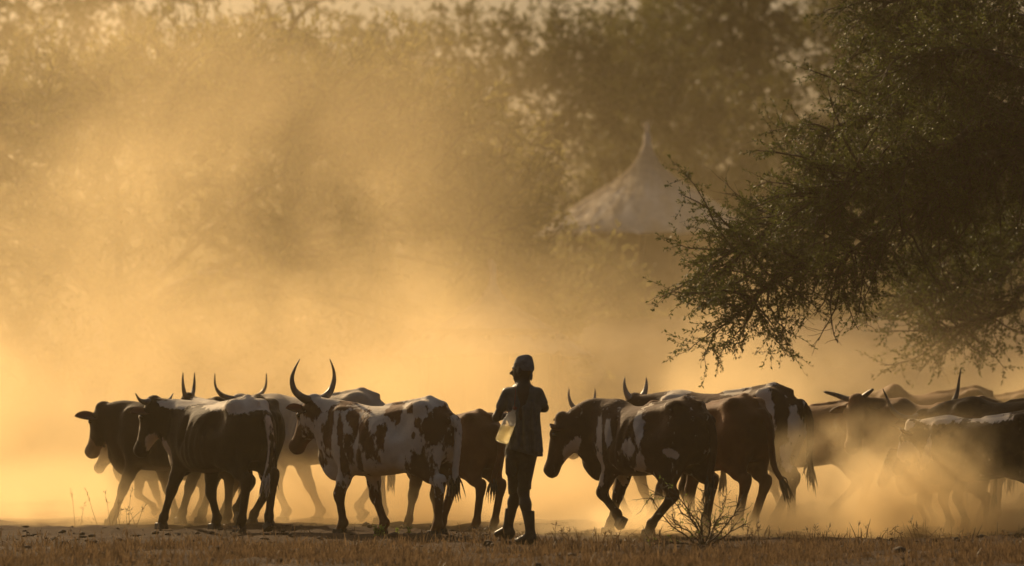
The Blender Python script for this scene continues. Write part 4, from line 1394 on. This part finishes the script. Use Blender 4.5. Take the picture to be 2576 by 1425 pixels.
stalk_tuft('single tall dry grass stalk standing right of the shrub', 2160, 38.9, 2, .18, .27, 61)
stalk_tuft('tallest dry grass stalk near the right edge', 2332, 38.6, 2, .22, .33, 62)
stalk_tuft('branching dark dry weed right of the tallest stalk', 2392, 38.8, 4, .12, .2, 63)
stalk_tuft('thin dry tuft left of the tallest stalk', 2245, 38.8, 4, .12, .22, 64)
stalk_tuft('wispy pale grass tuft under the leading cow', 335, 45.0, 7, .2, .42, 65, .12)
stalk_tuft('wispy pale grass tuft in front of the leading cow, farther left', 265, 45.4, 6, .18, .42, 66, .12)
stalk_tuft('thin dry tuft just right of the boots', 1420, 38.9, 7, .10, .22, 67, .12)
stalk_tuft('thin dry tuft midway between boots and shrub', 1520, 38.7, 7, .08, .2, 68, .14)
stalk_tuft('bent dry tuft just left of the boots', 1205, 39.3, 14, .08, .2, 69, .07)
stalk_tuft('low dry tuft under the shrub, left side', 1625, 38.5, 8, .08, .18, 70, .12)
stalk_tuft('low dry tuft right beside the shrub', 1905, 38.6, 9, .1, .24, 71, .12)
stalk_tuft('dry tuft below the faded tan cow', 2050, 38.7, 6, .1, .2, 72, .1)
stalk_tuft('dry tuft at the far right foreground', 2500, 38.8, 7, .08, .2, 73, .12)
stalk_tuft('small dry tuft below the pale cow', 560, 40.5, 5, .08, .16, 74, .1)

M_TWIG = simple_mat('twig', (0.035, 0.022, 0.014), (0.08, 0.05, 0.03), 20, .85)
M_GREEN = leaf_mat('fresh_leaf', (0.10, 0.14, 0.02), (0.22, 0.28, 0.05), 0.5)


def shrub():
    rg = np.random.default_rng(81)
    Y = 38.9; X = X_(1772, Y)
    gz = ground_z(X, Y)
    root = empty('thorn_shrub', (X, Y, gz - .01), 0, 'small leafless thorny shrub with a few green leaves, right foreground', 'shrub')
    T = Tubes(); LP, LD, TP, TD = [], [], [], []
    def rel(q): return np.array([(q[0] - 1772) / (FPX * QS / Y), q[2], (1001 + CAMH * FPX * QS / Y - q[1]) / (FPX * QS / Y)])
    main = [[(1765, 1365, 0), (1740, 1300, .05), (1700, 1270, .1), (1660, 1225, .12), (1600, 1205, .1)],
            [(1760, 1365, 0), (1720, 1330, -.05), (1660, 1290, -.1), (1610, 1225, -.1), (1598, 1215, -.1)],
            [(1768, 1365, 0), (1750, 1310, -.1), (1705, 1250, -.15), (1660, 1180, -.2), (1650, 1178, -.2)],
            [(1772, 1365, 0), (1765, 1290, .0), (1775, 1240, .05), (1762, 1190, .05)],
            [(1778, 1365, 0), (1800, 1310, .1), (1822, 1260, .1), (1838, 1205, .1)],
            [(1780, 1365, 0), (1830, 1300, -.1), (1862, 1262, -.12), (1880, 1225, -.12)],
            [(1750, 1368, 0), (1690, 1345, -.1), (1640, 1340, -.12), (1600, 1345, -.1), (1585, 1352, -.1)],
            [(1785, 1366, 0), (1850, 1330, .1), (1900, 1300, .1)],
            [(1775, 1366, 0), (1790, 1300, -.2), (1780, 1260, -.25)],
            [(1770, 1366, 0), (1735, 1290, .2), (1700, 1235, .25)],
            [(1765, 1366, 0), (1728, 1320, .12), (1690, 1290, .16), (1672, 1262, .2)],
            [(1780, 1366, 0), (1812, 1335, .2), (1838, 1290, .25)]]
    for c in main:
        p = catmull([rel(q) for q in c], 16)
        p[1:] += np.cumsum(rg.normal(0, .007, (15, 3)), axis=0)
        T.add(p, np.linspace(.0105, .0036, 16), 5)
        for j in range(20):
            k = rg.integers(2, 15)
            tw = grow(rg, p[k], (p[k] - p[k - 1]) * 18 + rg.normal(0, .55, 3) + np.array([0, 0, .2]), rg.uniform(.08, .26), 5, 0, .26)
            T.add(tw, np.linspace(.0042, .0016, 5), 4)
            for m in range(4):
                i2 = rg.integers(0, 5); d = norm(rg.normal(0, 1, 3)); T.add([tw[i2], tw[i2] + d * .022], [.0018, .0004], 3)
            if rg.random() < .16:
                for m in range(5):
                    LP.append(tw[rg.integers(1, 5)]); LD.append(rg.normal(0, 1, 3))
        for m in range(26):
            k = rg.integers(1, 15); d = norm(rg.normal(0, 1, 3)); T.add([p[k], p[k] + d * .026], [.002, .0004], 3)
    for q in ((1590, 1350, -.1), (1602, 1208, .1), (1612, 1222, -.05), (1660, 1178, -.2), (1690, 1230, .1), (1820, 1295, .1)):
        for m in range(9):
            LP.append(rel(q) + rg.normal(0, .012, 3)); LD.append(rg.normal(0, 1, 3))
    root.scale = (.78, .78, .80)
    tag(T.build('branches', M_TWIG, root), kind='stuff')
    m = len(LP)
    leaf_mesh('leaves', np.array(LP), np.array(LD), rg.uniform(.016, .034, m), rg.uniform(.006, .011, m), M_GREEN, root, rg)


shrub()


def plant(label, q, Y, h, n, seed):
    rg = np.random.default_rng(seed)
    X = X_(q, Y)
    root = empty('small_plant', (X, Y, ground_z(X, Y) - .005), 0, label, 'plant')
    T = Tubes(); LP, LD = [], []
    for i in range(n):
        p = grow(rg, (rg.normal(0, .02), rg.normal(0, .02), 0), (rg.normal(0, .35), rg.normal(0, .35), 1), h * rg.uniform(.6, 1), 6, 0, .12)
        T.add(p, np.linspace(.004, .0015, 6), 4)
        for k in range(16):
            t = rg.uniform(.2, 1) * 5; j = min(4, int(t)); LP.append(p[j] + (p[j + 1] - p[j]) * (t - j)); LD.append(rg.normal(0, 1, 3) + np.array([0, 0, .3]))
    T.build('stems', M_TWIG, root)
    m = len(LP)
    leaf_mesh('leaves', np.array(LP), np.array(LD), rg.uniform(.018, .04, m), rg.uniform(.006, .012, m), M_GREEN, root, rg)


plant('low green leafy plant at the front hoof of the spotted cow', 955, 41.2, .14, 7, 91)
plant('small upright green sprig below the belly of the spotted cow', 1016, 41.6, .11, 2, 92)


def clods():
    rg = np.random.default_rng(95)
    V, Q, n = [], [], 0
    bm = bmesh.new(); bmesh.ops.create_icosphere(bm, subdivisions=1, radius=1)
    bv = np.array([v.co[:] for v in bm.verts]); bf = np.array([[v.index for v in f.verts] for f in bm.faces]); bm.free()
    for i in range(1500):
        y = rg.uniform(34.5, 45.5); x = rg.uniform(-1, 1) * y * .118
        s = rg.gamma(2, .005) + .004
        v = bv * (s * rg.uniform(.7, 1.4, 3) * np.array([1.3, 1.3, .7])) * (1 + rg.normal(0, .12, (len(bv), 1)))
        V.append(v + np.array([x, y, ground_z(x, y) + s * .2])); Q.append(bf + n); n += len(bv)
    o = fast_mesh('clods', np.vstack(V), np.vstack(Q), simple_mat('clod_earth', (.025, .015, .009), (.075, .046, .026), 5, .95), smooth=True)
    tag(o, 'loose clods and dung crumbs on the trampled earth', 'clods', kind='stuff')


clods()
# ------------------------------------------------------------------ dust in the air
DUST_COL = (0.96, 0.765, 0.455)


def even_volume(name, dens, g=0.6):
    m = bpy.data.materials.new(name); m.use_nodes = True
    t = m.node_tree; t.nodes.clear()
    out = t.nodes.new('ShaderNodeOutputMaterial'); pv = t.nodes.new('ShaderNodeVolumePrincipled')
    pv.inputs['Color'].default_value = (*DUST_COL, 1); pv.inputs['Density'].default_value = dens; pv.inputs['Anisotropy'].default_value = g
    t.links.new(pv.outputs[0], out.inputs['Volume'])
    return m


def box_mesh(name, lo, hi, mat):
    lo, hi = Vector(lo), Vector(hi)
    c = (lo + hi) / 2; h = (hi - lo) / 2
    v = [(sx * h.x, sy * h.y, sz * h.z) for sx in (-1, 1) for sy in (-1, 1) for sz in (-1, 1)]
    f = [(0, 1, 3, 2), (4, 6, 7, 5), (0, 4, 5, 1), (2, 3, 7, 6), (0, 2, 6, 4), (1, 5, 7, 3)]
    o = mesh_obj(name, v, f, mat, smooth=False)
    o.location = c
    return o


hz_ = box_mesh('haze', (-175, -65, -1.2), (175, 285, 18), even_volume('thin_haze', 0.0004))
tag(hz_, 'thin golden haze filling the air', 'haze', kind='stuff')


def puff_volume(name, dens, centre, rad, nscale, lo, hi, g=0.6, zstretch=1.0, zpow=1.0, floor=0.0, detail=2.0, seed=0.0):
    """uneven dust: noise, thinning out towards the edge of an ellipsoid (centre, rad in object space)"""
    m = bpy.data.materials.new(name); m.use_nodes = True
    t = m.node_tree; t.nodes.clear()
    N = t.nodes.new; Lk = t.links.new
    out = N('ShaderNodeOutputMaterial'); pv = N('ShaderNodeVolumePrincipled')
    pv.inputs['Color'].default_value = (*DUST_COL, 1); pv.inputs['Anisotropy'].default_value = g
    tc = N('ShaderNodeTexCoord')
    sub = N('ShaderNodeVectorMath'); sub.operation = 'SUBTRACT'; sub.inputs[1].default_value = centre
    Lk(tc.outputs['Object'], sub.inputs[0])
    div = N('ShaderNodeVectorMath'); div.operation = 'DIVIDE'; div.inputs[1].default_value = rad
    Lk(sub.outputs[0], div.inputs[0])
    ln = N('ShaderNodeVectorMath'); ln.operation = 'LENGTH'; Lk(div.outputs[0], ln.inputs[0])
    fall = N('ShaderNodeMapRange'); fall.interpolation_type = 'SMOOTHSTEP'
    fall.inputs[1].default_value = 1.0; fall.inputs[2].default_value = 0.25; fall.inputs[3].default_value = 0; fall.inputs[4].default_value = 1
    Lk(ln.outputs['Value'], fall.inputs[0])
    mp = N('ShaderNodeMapping'); mp.inputs['Scale'].default_value = (1, 1, zstretch); mp.inputs['Location'].default_value = (seed, seed * .7, seed * 1.3)
    Lk(tc.outputs['Object'], mp.inputs[0])
    nz = N('ShaderNodeTexNoise'); nz.inputs['Scale'].default_value = nscale; nz.inputs['Detail'].default_value = detail; nz.inputs['Roughness'].default_value = .55; nz.inputs['Distortion'].default_value = .7
    Lk(mp.outputs[0], nz.inputs['Vector'])
    rm = N('ShaderNodeMapRange'); rm.inputs[1].default_value = lo; rm.inputs[2].default_value = hi; rm.inputs[3].default_value = floor; rm.inputs[4].default_value = 1
    Lk(nz.outputs[0], rm.inputs[0])
    mu = N('ShaderNodeMath'); mu.operation = 'MULTIPLY'; Lk(fall.outputs[0], mu.inputs[0]); Lk(rm.outputs[0], mu.inputs[1])
    ml = N('ShaderNodeMath'); ml.operation = 'MULTIPLY'; Lk(mu.outputs[0], ml.inputs[0]); ml.inputs[1].default_value = dens
    Lk(ml.outputs[0], pv.inputs['Density'])
    Lk(pv.outputs[0], out.inputs['Volume'])
    return m


def dust(label, c, r, dens, nscale=.5, lo=.38, hi=.62, seed=0.0, zmin=-.3, **kw):
    """an ellipsoid of dust; its lower side ends just under the ground"""
    zb = max(zmin, c[2] - r[2])
    bm = bmesh.new(); bmesh.ops.create_icosphere(bm, subdivisions=3, radius=1.03)
    for v in bm.verts:
        v.co = Vector((v.co.x * r[0], v.co.y * r[1], max(v.co.z * r[2], zb - c[2])))
    me = bpy.data.meshes.new('haze'); bm.to_mesh(me); bm.free()
    me.materials.append(puff_volume('dust', dens, (0, 0, 0), r, nscale, lo, hi, seed=seed, **kw))
    o = link(bpy.data.objects.new('haze', me)); o.location = c
    tag(o, label, 'dust', kind='stuff')
    return o


# low dust kicked up by the hooves, behind and among the herd
dust('bright low dust kicked up behind the herd', (-1.0, 54.2, 0.0), (13, 9.0, 3.6), 0.36, .40, .45, .60, 1.0, floor=.05, detail=3.0)
# dust column drifting up at the left
dust('tall dust column drifting up on the left', (-5.4, 57.0, 2.2), (7.8, 8.0, 7.2), 0.095, .36, .45, .60, 5.0, floor=.05, detail=3.0)
# wide thin dust over the bank and the far trees
dust('wide thin veil of dust over the bank and trees', (-6, 68, 1.5), (18, 12, 7.0), 0.024, .26, .36, .64, 9.0, floor=.2)
# thick swirl among the right-hand cattle
dust('thick dust swirl among the right-hand cattle', (3.8, 43.1, 0.1), (2.2, 2.3, 1.2), 2.3, 1.2, .42, .60, 14.0, floor=.05, detail=3.0)
dust('ankle-high dust puffs round the left and middle hooves', (-1.5, 47.6, -.05), (6.5, 3.9, 1.0), 1.6, 1.2, .43, .60, 3.0, floor=.2, detail=3.0)
dust('ankle-high dust puffs under the middle trio', (2.0, 42.9, -.05), (2.6, 2.2, .46), 2.4, 1.8, .42, .62, 7.0, floor=.06, detail=3.0)
